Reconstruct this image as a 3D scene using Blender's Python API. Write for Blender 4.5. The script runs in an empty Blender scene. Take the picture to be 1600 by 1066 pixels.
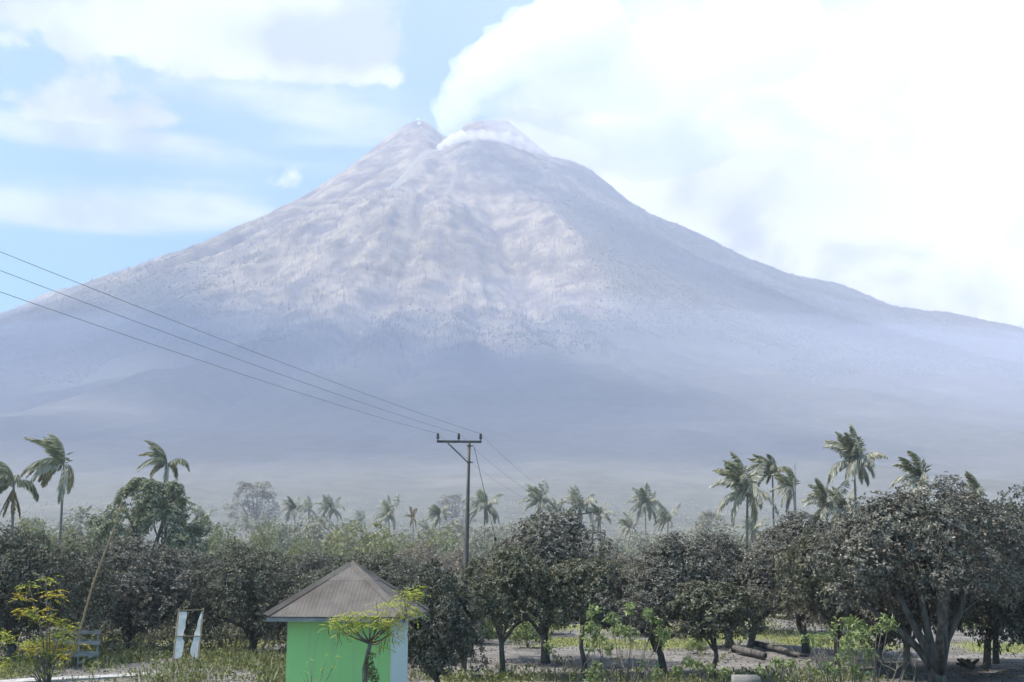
import bpy, bmesh, math
import numpy as np
from mathutils import Vector, Matrix, Euler

SC = bpy.context.scene
COL = SC.collection
R = math.radians

# ------------------------------------------------------------------ camera
F = 1750.0            # focal length in photo pixels (photo is 1600 x 1066)
PITCH = R(11.2)
CAMZ = 4.0
cam_d = bpy.data.cameras.new('camera')
cam = bpy.data.objects.new('camera', cam_d)
COL.objects.link(cam)
cam.location = (0, 0, CAMZ)
cam.rotation_euler = (R(90) + PITCH, 0, 0)
cam_d.sensor_width = 36.0
cam_d.lens = 36.0 * F / 1600.0
cam_d.clip_start = 0.1
cam_d.clip_end = 60000
SC.camera = cam

# ------------------------------------------------------------------ render, exposure
SC.render.engine = 'CYCLES'
SC.view_settings.view_transform = 'Standard'
SC.view_settings.look = 'None'
SC.view_settings.gamma = 1.0
SC.view_settings.exposure = EXPOSURE = 1.42
cy = SC.cycles
cy.use_denoising = True
cy.max_bounces = 12
cy.diffuse_bounces = 2
cy.glossy_bounces = 1
cy.transmission_bounces = 2
cy.volume_bounces = 5
cy.transparent_max_bounces = 12
cy.use_adaptive_sampling = True
cy.adaptive_threshold = 0.02

# ------------------------------------------------------------------ sun and sky
SUN_EL, SUN_AZ = 60.0, -86.0         # degrees; azimuth from +Y, negative = left
sdir = Vector((math.sin(R(SUN_AZ)) * math.cos(R(SUN_EL)), math.cos(R(SUN_AZ)) * math.cos(R(SUN_EL)), math.sin(R(SUN_EL))))
sun_d = bpy.data.lights.new('sun', 'SUN')
sun_d.energy = 5.0
sun_d.angle = R(3.0)
sun_d.color = (1.0, 0.93, 0.83)
sun = bpy.data.objects.new('sun', sun_d)
COL.objects.link(sun)
sun.rotation_euler = (-sdir).to_track_quat('-Z', 'Y').to_euler()
sun.location = (0, 0, 60)

world = bpy.data.worlds.new('World')
SC.world = world
world.use_nodes = True
WT = world.node_tree
WT.nodes.clear()


class G:
    """small node-graph helper"""
    def __init__(s, tree):
        s.t = tree

    def n(s, typ, **kw):
        nd = s.t.nodes.new(typ)
        for k, v in kw.items():
            setattr(nd, k, v)
        return nd

    def put(s, sock, v):
        if v is None:
            return
        if hasattr(v, 'is_output') or isinstance(v, bpy.types.NodeSocket):
            s.t.links.new(v, sock)
        else:
            sock.default_value = v

    def m(s, op, a, b=None, c=None, clamp=False):
        nd = s.n('ShaderNodeMath', operation=op)
        nd.use_clamp = clamp
        s.put(nd.inputs[0], a)
        s.put(nd.inputs[1], b)
        s.put(nd.inputs[2], c)
        return nd.outputs[0]

    def mix(s, fac, a, b):
        nd = s.n('ShaderNodeMix', data_type='RGBA')
        s.put(nd.inputs[0], fac)
        s.put(nd.inputs[6], a)
        s.put(nd.inputs[7], b)
        return nd.outputs[2]

    def noise(s, vec, scale, detail=4, rough=0.55, dist=0.0):
        nd = s.n('ShaderNodeTexNoise')
        s.put(nd.inputs['Vector'], vec)
        nd.inputs['Scale'].default_value = scale
        nd.inputs['Detail'].default_value = detail
        nd.inputs['Roughness'].default_value = rough
        nd.inputs['Distortion'].default_value = dist
        return nd.outputs['Fac']

    def smooth(s, v, lo, hi):
        nd = s.n('ShaderNodeMapRange', interpolation_type='SMOOTHSTEP')
        s.put(nd.inputs[0], v)
        s.put(nd.inputs[1], lo)
        s.put(nd.inputs[2], hi)
        return nd.outputs[0]

    def vmul(s, vec, xyz):
        nd = s.n('ShaderNodeVectorMath', operation='MULTIPLY')
        s.put(nd.inputs[0], vec)
        nd.inputs[1].default_value = xyz
        return nd.outputs[0]


g = G(WT)
sky = g.n('ShaderNodeTexSky', sky_type='NISHITA')
sky.sun_disc = False
sky.sun_elevation = R(SUN_EL)
sky.sun_rotation = R(SUN_AZ)
sky.air_density = 1.0
sky.dust_density = 0.1
sky.ozone_density = 1.0
tc = g.n('ShaderNodeTexCoord')
sep = g.n('ShaderNodeSeparateXYZ')
WT.links.new(tc.outputs['Generated'], sep.inputs[0])
dx, dy, dz = sep.outputs
az = g.m('ARCTAN2', dx, dy)
el = g.m('ARCSINE', dz)
warp = g.noise(tc.outputs['Generated'], 9.0, 5, 0.6)
warp2 = g.noise(g.vmul(tc.outputs['Generated'], (1.0, 1.0, 1.7)), 15.0, 9, 0.6, .25)
streak = g.noise(g.vmul(tc.outputs['Generated'], (3.5, 3.5, 22.0)), 1.6, 5, 0.5)


def blob(px, py, sx, sy, amp):
    a0 = math.atan((px - 800) / F)
    e0 = math.atan((880 - py) / F * 0.985)
    u = g.m('MULTIPLY', g.m('SUBTRACT', az, a0), F / sx)
    v = g.m('MULTIPLY', g.m('SUBTRACT', el, e0), F / sy)
    r2 = g.m('ADD', g.m('MULTIPLY', u, u), g.m('MULTIPLY', v, v))
    return g.m('MULTIPLY', g.m('EXPONENT', g.m('MULTIPLY', r2, -1.0)), amp)


# heaped cumulus banks (position on the sky, angular size)
heap = None
for b in [(150, 10, 330, 95, .62), (400, 15, 230, 75, .55), (30, 195, 110, 38, .42), (150, 190, 120, 30, .15),
          (212, 186, 60, 22, .36), (425, 262, 90, 30, .27), (255, 296, 80, 26, .28),
          (1120, 90, 330, 190, .62), (1420, 260, 330, 240, .62), (1080, 330, 220, 190, .55), (900, 190, 130, 150, .4),
          (1750, 100, 260, 380, .5), (1560, 150, 60, 40, -.35), (620, 70, 40, 40, .18), (1500, 440, 260, 110, .6), (560, 330, 60, 60, -.3), (690, 90, 80, 90, -.5), (800, 0, 90, 45, -.5)]:
    bb = blob(*b)
    heap = bb if heap is None else g.m('ADD', heap, bb)
field = g.m('ADD', heap, g.m('MULTIPLY', g.m('SUBTRACT', g.m('ADD', g.m('MULTIPLY', warp, .42), g.m('MULTIPLY', warp2, .58)), 0.5), 1.9))
heap_mask = g.smooth(field, 0.25, 0.48)
# thin layered veils
veil = None
for b in [(180, 232, 260, 34, .78), (490, 142, 170, 36, .55), (230, 330, 340, 32, .68), (60, 365, 240, 20, .58), (560, 190, 150, 20, .2), (330, 120, 420, 40, .3)]:
    bb = blob(*b)
    veil = bb if veil is None else g.m('ADD', veil, bb)
vfield = g.m('ADD', veil, g.m('MULTIPLY', g.m('SUBTRACT', streak, 0.5), 1.3))
veil_mask = g.m('MULTIPLY', g.smooth(vfield, 0.2, 0.75), 0.7)
mask = g.m('MAXIMUM', heap_mask, veil_mask)
# shading inside the clouds: thick parts and bases are greyer
dens = g.noise(g.vmul(tc.outputs['Generated'], (1, 1, 1.3)), 7.0, 7, 0.55, .3)
shade = g.smooth(dens, 0.44, 0.64)
base = g.m('MAXIMUM', blob(480, 25, 170, 38, 1.0), blob(1200, 300, 160, 60, .5))
shade = g.m('MINIMUM', g.m('ADD', g.m('MULTIPLY', shade, 0.85), base), 1.0)
CLOUD_W = (.60, .595, .59, 1)
CLOUD_S = (.25, .262, .305, 1)
ccol = g.mix(shade, CLOUD_W, CLOUD_S)
SKY_STR = 0.066
skyc = g.n('ShaderNodeVectorMath', operation='MULTIPLY')
WT.links.new(sky.outputs[0], skyc.inputs[0])
skyc.inputs[1].default_value = (SKY_STR * .42, SKY_STR * 1.08, SKY_STR * 1.05)
final = g.mix(mask, skyc.outputs[0], ccol)
bg = g.n('ShaderNodeBackground')
bg.inputs['Strength'].default_value = 1.0
WT.links.new(final, bg.inputs['Color'])
wo = g.n('ShaderNodeOutputWorld')
WT.links.new(bg.outputs[0], wo.inputs['Surface'])
world.cycles.sampling_method = 'MANUAL'
world.cycles.sample_map_resolution = 512

# ------------------------------------------------------------------ helpers
sP, cP = math.sin(PITCH), math.cos(PITCH)


def ray(px, py):
    cx, cz = (px - 800) / F, (533 - py) / F
    return np.array((cx, cP - cz * sP, sP + cz * cP))


def at(px, py, D):
    """world point seen at a photo pixel, D metres in front"""
    d = ray(px, py)
    return Vector(d * (D / d[1])) + Vector((0, 0, CAMZ))


def on_ground(px, py):
    d = ray(px, py)
    p = Vector(d * (-CAMZ / d[2]))
    return Vector((p.x, p.y, 0.0))


def tag(o, label=None, cat=None, group=None, kind=None):
    if label: o['label'] = label
    if cat: o['category'] = cat
    if group: o['group'] = group
    if kind: o['kind'] = kind
    return o


def empty(name, loc=(0, 0, 0), rz=0.0, sc=1.0):
    o = bpy.data.objects.new(name, None)
    o.empty_display_size = 0.2
    COL.objects.link(o)
    o.location = loc
    o.rotation_euler = (0, 0, rz)
    o.scale = (sc, sc, sc)
    return o


def mesh_obj(name, me, mat=None, parent=None):
    o = bpy.data.objects.new(name, me)
    COL.objects.link(o)
    if mat is not None and not me.materials:
        me.materials.append(mat)
    if parent is not None:
        o.parent = parent
    return o


def np_mesh(name, V, Fc, mat=None, smooth=False):
    """numpy verts (n,3) and faces (m,3|4)"""
    me = bpy.data.meshes.new(name)
    V = np.ascontiguousarray(V, dtype=np.float32)
    Fc = np.ascontiguousarray(Fc, dtype=np.int32)
    k = Fc.shape[1]
    me.vertices.add(len(V))
    me.vertices.foreach_set('co', V.ravel())
    me.loops.add(Fc.size)
    me.loops.foreach_set('vertex_index', Fc.ravel())
    me.polygons.add(len(Fc))
    me.polygons.foreach_set('loop_start', np.arange(len(Fc), dtype=np.int32) * k)
    me.polygons.foreach_set('loop_total', np.full(len(Fc), k, dtype=np.int32))
    me.polygons.foreach_set('use_smooth', np.full(len(Fc), smooth, dtype=bool))
    me.update(calc_edges=True)
    if mat is not None:
        me.materials.append(mat)
    return me


class MB:
    """collects quads and triangles, builds one mesh object"""
    def __init__(s):
        s.v, s.f = [], []

    def add(s, V, Fc):
        b = len(s.v)
        s.v.extend([tuple(p) for p in V])
        s.f.extend([tuple(i + b for i in q) for q in Fc])
        return s

    def box(s, a, b):
        (x0, y0, z0), (x1, y1, z1) = a, b
        V = [(x0, y0, z0), (x1, y0, z0), (x1, y1, z0), (x0, y1, z0), (x0, y0, z1), (x1, y0, z1), (x1, y1, z1), (x0, y1, z1)]
        return s.add(V, [(0, 3, 2, 1), (4, 5, 6, 7), (0, 1, 5, 4), (1, 2, 6, 5), (2, 3, 7, 6), (3, 0, 4, 7)])

    def bar(s, p, q, w, h, up=(0, 0, 1)):
        """rectangular bar from p to q"""
        p, q = Vector(p), Vector(q)
        d = (q - p).normalized()
        u = Vector(up)
        sd = d.cross(u)
        if sd.length < 1e-4:
            sd = d.cross(Vector((1, 0, 0)))
        sd.normalize()
        u = sd.cross(d).normalized()
        V = []
        for c in (p, q):
            for (a, b) in ((-1, -1), (1, -1), (1, 1), (-1, 1)):
                V.append(c + sd * (a * w / 2) + u * (b * h / 2))
        return s.add(V, [(0, 1, 2, 3), (7, 6, 5, 4), (0, 4, 5, 1), (1, 5, 6, 2), (2, 6, 7, 3), (3, 7, 4, 0)])

    def tube(s, path, rad, n=8, cap=True):
        path = [Vector(p) for p in path]
        k = len(path)
        V = []
        ref = None
        for i, p in enumerate(path):
            d = (path[min(i + 1, k - 1)] - path[max(i - 1, 0)])
            if d.length < 1e-9:
                d = Vector((0, 0, 1))
            d.normalize()
            if ref is None:
                ref = d.orthogonal().normalized()
            u = (ref - d * ref.dot(d))
            if u.length < 1e-5:
                u = d.orthogonal()
            u.normalize()
            ref = u
            w = d.cross(u)
            r = rad[i] if hasattr(rad, '__len__') else rad
            for j in range(n):
                a = 2 * math.pi * j / n
                V.append(p + (u * math.cos(a) + w * math.sin(a)) * r)
        Fc = []
        for i in range(k - 1):
            for j in range(n):
                j2 = (j + 1) % n
                Fc.append((i * n + j, i * n + j2, (i + 1) * n + j2, (i + 1) * n + j))
        if cap:
            Fc.append(tuple(reversed(range(n))))
            Fc.append(tuple(range((k - 1) * n, k * n)))
        return s.add(V, Fc)

    def mesh(s, name, mat=None, smooth=False):
        me = bpy.data.meshes.new(name)
        me.from_pydata(s.v, [], s.f)
        if smooth:
            me.polygons.foreach_set('use_smooth', [True] * len(me.polygons))
        me.update()
        if mat is not None:
            me.materials.append(mat)
        return me

    def build(s, name, mat=None, parent=None, smooth=False):
        return mesh_obj(name, s.mesh(name, mat, smooth), None, parent)


def copy_tree(o, parent=None):
    c = o.copy()
    COL.objects.link(c)
    if parent is not None:
        c.parent = parent
    for ch in list(o.children):
        copy_tree(ch, c)
    return c


HAZE_D = 0.00023
DUST_D = 0.00034

# ---- lattice noise in numpy
_rng0 = np.random.RandomState(7)
_LAT = _rng0.rand(256, 256)


def vnoise(x, y, seed=0):
    x = np.asarray(x, float) + seed * 17.31
    y = np.asarray(y, float) + seed * 9.77
    xi, yi = np.floor(x).astype(int), np.floor(y).astype(int)
    fx, fy = x - xi, y - yi
    fx, fy = fx * fx * (3 - 2 * fx), fy * fy * (3 - 2 * fy)
    a = _LAT[xi % 256, yi % 256]; b = _LAT[(xi + 1) % 256, yi % 256]
    c = _LAT[xi % 256, (yi + 1) % 256]; d = _LAT[(xi + 1) % 256, (yi + 1) % 256]
    return (a * (1 - fx) + b * fx) * (1 - fy) + (c * (1 - fx) + d * fx) * fy


def fbm(x, y, oct=4, seed=0, gain=.5):
    s, a, t = 0, 1.0, 0
    for k in range(oct):
        s = s + a * (vnoise(x * 2 ** k, y * 2 ** k, seed + k * 3) - .5)
        t += a
        a *= gain
    return s / t


# ---- materials
def material(name, build, rough=0.9, spec=0.1, transl=0.0, bump=None):
    mt = bpy.data.materials.new(name)
    mt.use_nodes = True
    t = mt.node_tree
    t.nodes.clear()
    q = G(t)
    out = q.n('ShaderNodeOutputMaterial')
    p = q.n('ShaderNodeBsdfPrincipled')
    p.inputs['Roughness'].default_value = rough
    p.inputs['Specular IOR Level'].default_value = spec
    col = build(q)
    q.put(p.inputs['Base Color'], col)
    if bump is not None:
        h, strength, dist = bump(q)
        bn = q.n('ShaderNodeBump')
        bn.inputs['Strength'].default_value = strength
        bn.inputs['Distance'].default_value = dist
        t.links.new(h, bn.inputs['Height'])
        t.links.new(bn.outputs[0], p.inputs['Normal'])
    if transl > 0:
        tr = q.n('ShaderNodeBsdfTranslucent')
        q.put(tr.inputs['Color'], col)
        mx = q.n('ShaderNodeMixShader')
        mx.inputs[0].default_value = transl
        t.links.new(p.outputs[0], mx.inputs[1])
        t.links.new(tr.outputs[0], mx.inputs[2])
        t.links.new(mx.outputs[0], out.inputs['Surface'])
    else:
        t.links.new(p.outputs[0], out.inputs['Surface'])
    return mt


def island_ramp(stops):
    """colour chosen per leaf (random per mesh island)"""
    def f(q):
        ge = q.n('ShaderNodeNewGeometry')
        rp = q.n('ShaderNodeValToRGB')
        e = rp.color_ramp.elements
        while len(e) < len(stops):
            e.new(0.5)
        for i, (pos, c) in enumerate(stops):
            e[i].position = pos
            e[i].color = (*c, 1)
        q.t.links.new(ge.outputs['Random Per Island'], rp.inputs[0])
        return rp.outputs[0]
    return f


def noisy(c1, c2, scale, detail=5, lo=.35, hi=.65, stretch=(1, 1, 1)):
    def f(q):
        tcn = q.n('ShaderNodeTexCoord')
        v = q.vmul(tcn.outputs['Object'], stretch)
        return q.mix(q.smooth(q.noise(v, scale, detail, .6), lo, hi), (*c1, 1), (*c2, 1))
    return f


M = {}
M['cashew'] = material('ash_covered_cashew_leaf', island_ramp([(0, (0.070, 0.072, 0.053)), (.35, (0.133, 0.133, 0.106)), (.75, (0.215, 0.207, 0.175)), (.93, (0.319, 0.300, 0.265)), (1, (0.464, 0.431, 0.392))]), .85, .2, .2)
M['cashew_dark'] = material('dusty_dark_cashew_leaf', island_ramp([(0, (0.052, 0.060, 0.038)), (.5, (0.110, 0.116, 0.083)), (.85, (0.186, 0.183, 0.148)), (1, (0.348, 0.327, 0.286))]), .8, .25, .2)
M['cashew_olive'] = material('dusty_olive_cashew_leaf', island_ramp([(0, (0.070, 0.076, 0.042)), (.45, (0.139, 0.147, 0.091)), (.85, (0.226, 0.220, 0.164)), (1, (0.383, 0.354, 0.297))]), .85, .2, .2)
M['bark'] = material('grey_bark', noisy((.055, .05, .045), (.16, .15, .14), 6, 6, .3, .7, (1, 1, .25)), .95, .05, bump=lambda q: (q.noise(q.vmul(q.n('ShaderNodeTexCoord').outputs['Object'], (1, 1, .2)), 18, 4), .8, .03))
M['twig'] = material('dry_grey_twig', noisy((.16, .145, .125), (.30, .28, .25), 4), .95, .05)
# ================================================================== the volcano
SX = at(718, 205, 4000).x       # crater axis
SY = 4000.0
LP = [(655, 182), (635, 188), (600, 215), (560, 250), (510, 285), (450, 325), (400, 350), (330, 378), (250, 395), (180, 418), (120, 445), (60, 462), (0, 492)]
RP = [(790, 182), (830, 215), (862, 240), (890, 246), (912, 258), (940, 280), (980, 315), (1020, 340), (1060, 357), (1120, 388), (1200, 414), (1300, 440), (1400, 468), (1500, 488), (1600, 512)]


def prof(pts):
    r, z = [], []
    for px, py in pts:
        p = at(px, py, SY)
        r.append(abs(p.x - SX))
        z.append(p.z)
    return np.array(r), np.array(z)


lr, lz = prof(LP)
rr, rz_ = prof(RP)
lr = np.concatenate([[0], lr, [2400, 3200, 4200, 6000]]); lz = np.concatenate([[lz[0] - 25], lz, [640, 390, 180, 40]])
rr = np.concatenate([[0], rr, [2700, 3500, 4500, 6000]]); rz_ = np.concatenate([[rz_[0] - 10], rz_, [680, 400, 180, 40]])
fr = np.array([0, 150, 400, 620, 800, 1000, 1200, 1600, 2000, 2500, 3000, 3400, 3600, 3760])
fz = np.array([1600, 1530, 1330, 1150, 1020, 870, 735, 515, 345, 195, 92, 34, 12, -4])
br = np.array([0, 300, 1000, 2000, 3500, 6000]); bz = np.array([1600, 1400, 900, 450, 150, 30])


def volcano_h(x, y):
    X, Y = x - SX, y - SY
    r = np.hypot(X, Y) + 1e-6
    s = -Y / r                      # 1 towards the camera
    c = X / r
    side = np.where(c < 0, np.interp(r, lr, lz), np.interp(r, rr, rz_))
    # soften the change from left to right profile near the axis
    k = np.clip(c / .25 * .5 + .5, 0, 1)
    side = np.interp(r, lr, lz) * (1 - k) + np.interp(r, rr, rz_) * k
    fb = np.where(s > 0, np.interp(r, fr, fz), np.interp(r, br, bz))
    w = np.abs(s) ** 0.72
    h = side * (1 - w) + fb * w
    th = np.arctan2(X, -Y)
    # crater notch between the two summits
    nx = at(697, 205, 4000).x
    h -= 55 * np.exp(-((x - nx) / 55) ** 2 - (np.maximum(0, np.abs(Y + 20) - 120) / 120) ** 2)
    # buttress in the middle of the near face and the gorge to its right
    b0 = at(625, 380, 3180).x
    h += 62 * np.exp(-((x - b0) / 330) ** 2 - ((y - 3120) / 230) ** 2)
    v0 = at(770, 380, 3150).x
    gx = v0 + (3250 - y) * .17
    gorge = np.exp(-((x - gx) / 70) ** 2) * np.clip((y - 2350) / 300, 0, 1) * np.clip((3500 - y) / 250, 0, 1)
    h -= 62 * gorge
    # ridges right of the gorge
    r0 = at(930, 380, 3200).x
    h += 55 * np.exp(-((x - r0 - (3250 - y) * .35) / 170) ** 2) * np.exp(-((y - 2950) / 420) ** 2)
    h += 16 * np.exp(-((x - at(1330, 520, 2600).x) / 260) ** 2 - ((y - 2650) / 420) ** 2)
    h += 12 * np.exp(-((x - at(260, 470, 2700).x) / 320) ** 2 - ((y - 2750) / 320) ** 2)
    # radial gullies
    amp = np.interp(r, [0, 150, 400, 900, 1800, 2800, 3600, 3760], [0, 9, 15, 30, 26, 12, 3, 0])
    wob = fbm(x / 300, y / 300, 3, 5) * .5
    gul = np.abs(fbm(th * 9 + wob, r / 1400, 3, 11)) * 2.2 - .35
    gul2 = np.abs(fbm(th * 30 + wob * 2, r / 700, 3, 21)) * 2.0 - .3
    h += amp * gul * 2.3 + amp * .9 * gul2
    h += fbm(x / 130, y / 130, 4, 31) * amp * .9
    h += fbm(x / 32, y / 32, 3, 41) * np.interp(r, [0, 500, 2500, 3600], [4, 9, 8, 0])
    return h


STEP = 11.0
vx = np.arange(-3000, 3001, STEP)
vy = np.arange(240, 4900, STEP)
GX, GY = np.meshgrid(vx, vy)
GZ = volcano_h(GX, GY)
edge = np.minimum.reduce([GX + 3000, 3000 - GX, GY - 240, 4900 - GY])
GZ = np.where(edge < 40, np.minimum(GZ, -3), GZ)
GZ = np.maximum(GZ, -4)
ny_, nx_ = GX.shape
V = np.stack([GX.ravel(), GY.ravel(), GZ.ravel()], 1)
ii = (np.arange(ny_ - 1)[:, None] * nx_ + np.arange(nx_ - 1)[None, :]).ravel()
FC = np.stack([ii, ii + 1, ii + nx_ + 1, ii + nx_], 1)


def cover(x, y, z=None):
    """0 bare ash and burnt slope, 1 living forest"""
    X, Y = x - SX, y - SY
    r = np.hypot(X, Y)
    th = np.degrees(np.arctan2(X, -Y))         # 0 towards camera, + right
    # tree line distance from the crater for each bearing
    tl = np.interp(th, [-180, -95, -70, -50, -38, -28, -10, 6, 16, 25, 40, 60, 90, 180],
                   [1900, 1900, 1560, 1350, 1330, 1480, 1900, 1800, 1500, 800, 640, 560, 480, 500])
    n = fbm(x / 260, y / 260, 5, 55, .6) * 1000
    return np.clip((r + n - tl) / 800 + .5, 0, 1)


cov = cover(V[:, 0], V[:, 1])


def volcano_col(q):
    at_ = q.n('ShaderNodeAttribute', attribute_name='cover')
    ge = q.n('ShaderNodeNewGeometry')
    pos = ge.outputs['Position']
    n1 = q.noise(pos, .012, 6, .65)
    n2 = q.noise(q.vmul(pos, (1, 1, .35)), .05, 4, .6)
    ash = q.mix(q.smooth(n1, .35, .68), (.10, .084, .066, 1), (.34, .285, .20, 1))
    ash = q.mix(q.m('MULTIPLY', q.smooth(n2, .52, .72), .6), ash, (.075, .068, .062, 1))
    dead = q.mix(q.smooth(n2, .4, .65), (.07, .072, .055, 1), (.115, .112, .085, 1))
    dead = q.mix(q.m('MULTIPLY', q.smooth(q.noise(pos, .006, 4, .6), .5, .7), .5), dead, (.19, .175, .145, 1))
    n3 = q.noise(pos, .16, 5, .7)
    dead = q.mix(q.m('MULTIPLY', q.smooth(n3, .45, .62), .5), dead, (.055, .06, .042, 1))
    f = q.smooth(q.m('ADD', at_.outputs['Fac'], q.m('MULTIPLY', q.m('SUBTRACT', n1, .5), .8)), .25, .75)
    sk = q.n('ShaderNodeAttribute', attribute_name='streak')
    base = q.mix(f, ash, dead)
    return q.mix(q.smooth(q.m('ADD', sk.outputs['Fac'], q.m('MULTIPLY', q.m('SUBTRACT', n2, .5), .9)), .3, .8), base, (.25, .23, .19, 1))


M['volcano'] = material('volcanic_slope', volcano_col, .95, .05)
vme = np_mesh('volcano', V, FC, M['volcano'], True)
ca = vme.attributes.new('cover', 'FLOAT', 'POINT')
ca.data.foreach_set('value', cov.astype(np.float32))
# pale ash chutes below the vents
def chute(pts, w):
    best = np.full(len(V), 9e9)
    for (ax, ay), (bx, by) in zip(pts[:-1], pts[1:]):
        dx_, dy_ = bx - ax, by - ay
        t = np.clip(((V[:, 0] - ax) * dx_ + (V[:, 1] - ay) * dy_) / (dx_ * dx_ + dy_ * dy_), 0, 1)
        best = np.minimum(best, np.hypot(V[:, 0] - ax - dx_ * t, V[:, 1] - ay - dy_ * t))
    return np.exp(-(best / w) ** 2)


def gp_v(px, D):
    return (at(px, 300, D).x, D)


streak = np.maximum.reduce([chute([gp_v(672, 3760), gp_v(655, 3660), gp_v(640, 3590), gp_v(633, 3480), gp_v(612, 3400), gp_v(600, 3300)], 26), .8 * chute([gp_v(716, 3680), gp_v(709, 3600), gp_v(711, 3520), gp_v(702, 3400)], 11),
                            .7 * chute([gp_v(890, 3700), gp_v(915, 3620), gp_v(930, 3560)], 26)])
sa = vme.attributes.new('streak', 'FLOAT', 'POINT')
sa.data.foreach_set('value', streak.astype(np.float32))
volcano = mesh_obj('volcano', vme)
tag(volcano, 'grey two-peaked smoking volcano filling the background behind the palms', 'volcano', kind='structure')

# ------------------------------------------------ woods on the slopes (uncountable: stuff)
rg = np.random.RandomState(3)


def scatter(n, xr, yr):
    x = rg.uniform(*xr, n); y = rg.uniform(*yr, n)
    return x, y, volcano_h(x, y)


def pole_cloud(name, x, y, z, h, w, mat):
    n = len(x)
    a = rg.rand(n) * 6.28
    lean = rg.normal(0, .05, (n, 2))
    V = np.zeros((n, 6, 3)); 
    for j in range(3):
        aa = a + j * 2.094
        V[:, j, 0] = x + np.cos(aa) * w; V[:, j, 1] = y + np.sin(aa) * w; V[:, j, 2] = z - 1.0
        V[:, 3 + j, 0] = x + np.cos(aa) * w * .35 + lean[:, 0] * h; V[:, 3 + j, 1] = y + np.sin(aa) * w * .35 + lean[:, 1] * h
        V[:, 3 + j, 2] = z + h
    b = (np.arange(n) * 6)[:, None]
    q = np.concatenate([b + np.array([[0, 1, 4, 3]]), b + np.array([[1, 2, 5, 4]]), b + np.array([[2, 0, 3, 5]])], 0)
    return np_mesh(name, V.reshape(-1, 3), q, mat)


x, y, z = scatter(90000, (-2000, 1500), (1500, 4100))
r_ = np.hypot(x - SX, y - SY)
cv = cover(x, y)
keep = (r_ > 760 + fbm(x / 200, y / 200, 3, 71) * 500) & (cv < .75) & (rg.rand(len(x)) < np.clip(1.1 - cv, .15, 1) * .33)
x, y, z = x[keep], y[keep], z[keep]
M['snag'] = material('burnt_snag', island_ramp([(0, (.05, .045, .045)), (.6, (.13, .12, .11)), (1, (.34, .31, .27))]), .95, .05)
hh = rg.uniform(6, 17, len(x))
o = mesh_obj('burnt_forest', pole_cloud('burnt_forest', x, y, z, hh, np.maximum(.45 + hh * .025, .6), M['snag']))
tag(o, 'bare burnt tree trunks standing all over the ash slope', 'burnt forest', kind='stuff')

# living wood: low-poly crowns, uneven
x, y, z = scatter(240000, (-2300, 2400), (1500, 4300))
cv = cover(x, y)
inview = np.abs(x) < y * .5 + 60
keep = inview & (rg.rand(len(x)) < np.clip(cv * 1.6 - .3, 0, 1)) & (y + fbm(x / 180, y / 180, 3, 19) * 900 > 2250) & (z > 6)
x, y, z = x[keep], y[keep], z[keep]
n = len(x)
print('far crowns', n)
oc = np.array([(1, 0, 0), (0, 1, 0), (-1, 0, 0), (0, -1, 0), (0, 0, 1), (0, 0, -1.0)])
icf = np.array([(0, 1, 4), (1, 2, 4), (2, 3, 4), (3, 0, 4), (1, 0, 5), (2, 1, 5), (3, 2, 5), (0, 3, 5)])
sz = rg.uniform(1.3, 3.1, n) * np.interp(y, [400, 1400, 2600], [.6, .85, 1.0])
Vv = oc[None] * (rg.uniform(.6, 1.35, (n, 6, 1))) * sz[:, None, None]
ra = rg.rand(n) * 6.28
ca_, sa_ = np.cos(ra)[:, None], np.sin(ra)[:, None]
Vv[:, :, 0], Vv[:, :, 1] = Vv[:, :, 0] * ca_ - Vv[:, :, 1] * sa_, Vv[:, :, 0] * sa_ + Vv[:, :, 1] * ca_
Vv[:, :, 0] += x[:, None]; Vv[:, :, 1] += y[:, None]; Vv[:, :, 2] += (z + sz * .6)[:, None]
Fv = (np.arange(n) * 6)[:, None, None] + icf[None]
M['far_wood'] = material('far_dusty_wood', island_ramp([(0, (.09, .094, .07)), (.6, (.125, .127, .10)), (1, (.17, .165, .135))]), .95, .05)
o = mesh_obj('forest', np_mesh('forest', Vv.reshape(-1, 3), Fv.reshape(-1, 3), M['far_wood']))
tag(o, 'dusty green wood covering the lower and right-hand slopes of the volcano', 'forest', kind='stuff')

# ================================================================== ground
GRASS = []      # world ellipses (cx, cy, rx, ry, strength)
for px, py, wx, hy, s in [(1000, 1003, 190, 9, 1), (1130, 990, 160, 12, 1), (1290, 1000, 120, 12, .9), (1560, 1010, 120, 10, .8), (700, 985, 80, 10, .9), (890, 1000, 60, 8, .9),
                          (160, 1025, 120, 18, .8), (240, 1002, 330, 22, .75), (380, 1030, 130, 25, .75), (60, 1040, 90, 20, .7), (760, 1062, 120, 8, .6), (1000, 1062, 150, 8, .5), (1240, 1060, 130, 10, .55), (470, 1058, 80, 14, .7), (930, 980, 300, 10, .6)]:
    c, d = on_ground(px, py), on_ground(px, py - hy)
    GRASS.append((c.x, c.y, wx / F * c.y, max(1.5, abs(d.y - c.y)), s))


def grass_amount(x, y):
    a = np.zeros_like(x)
    for cx, cy_, rx, ry, s in GRASS:
        a = np.maximum(a, s * np.exp(-((x - cx) / rx) ** 2 - ((y - cy_) / ry) ** 2))
    n = fbm(x / 2.2, y / 3.0, 4, 91)
    far = np.clip((y - 62) / 25, 0, 1) * .6
    return np.clip(np.maximum(a, far) + n * .9, 0, 1)


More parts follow.
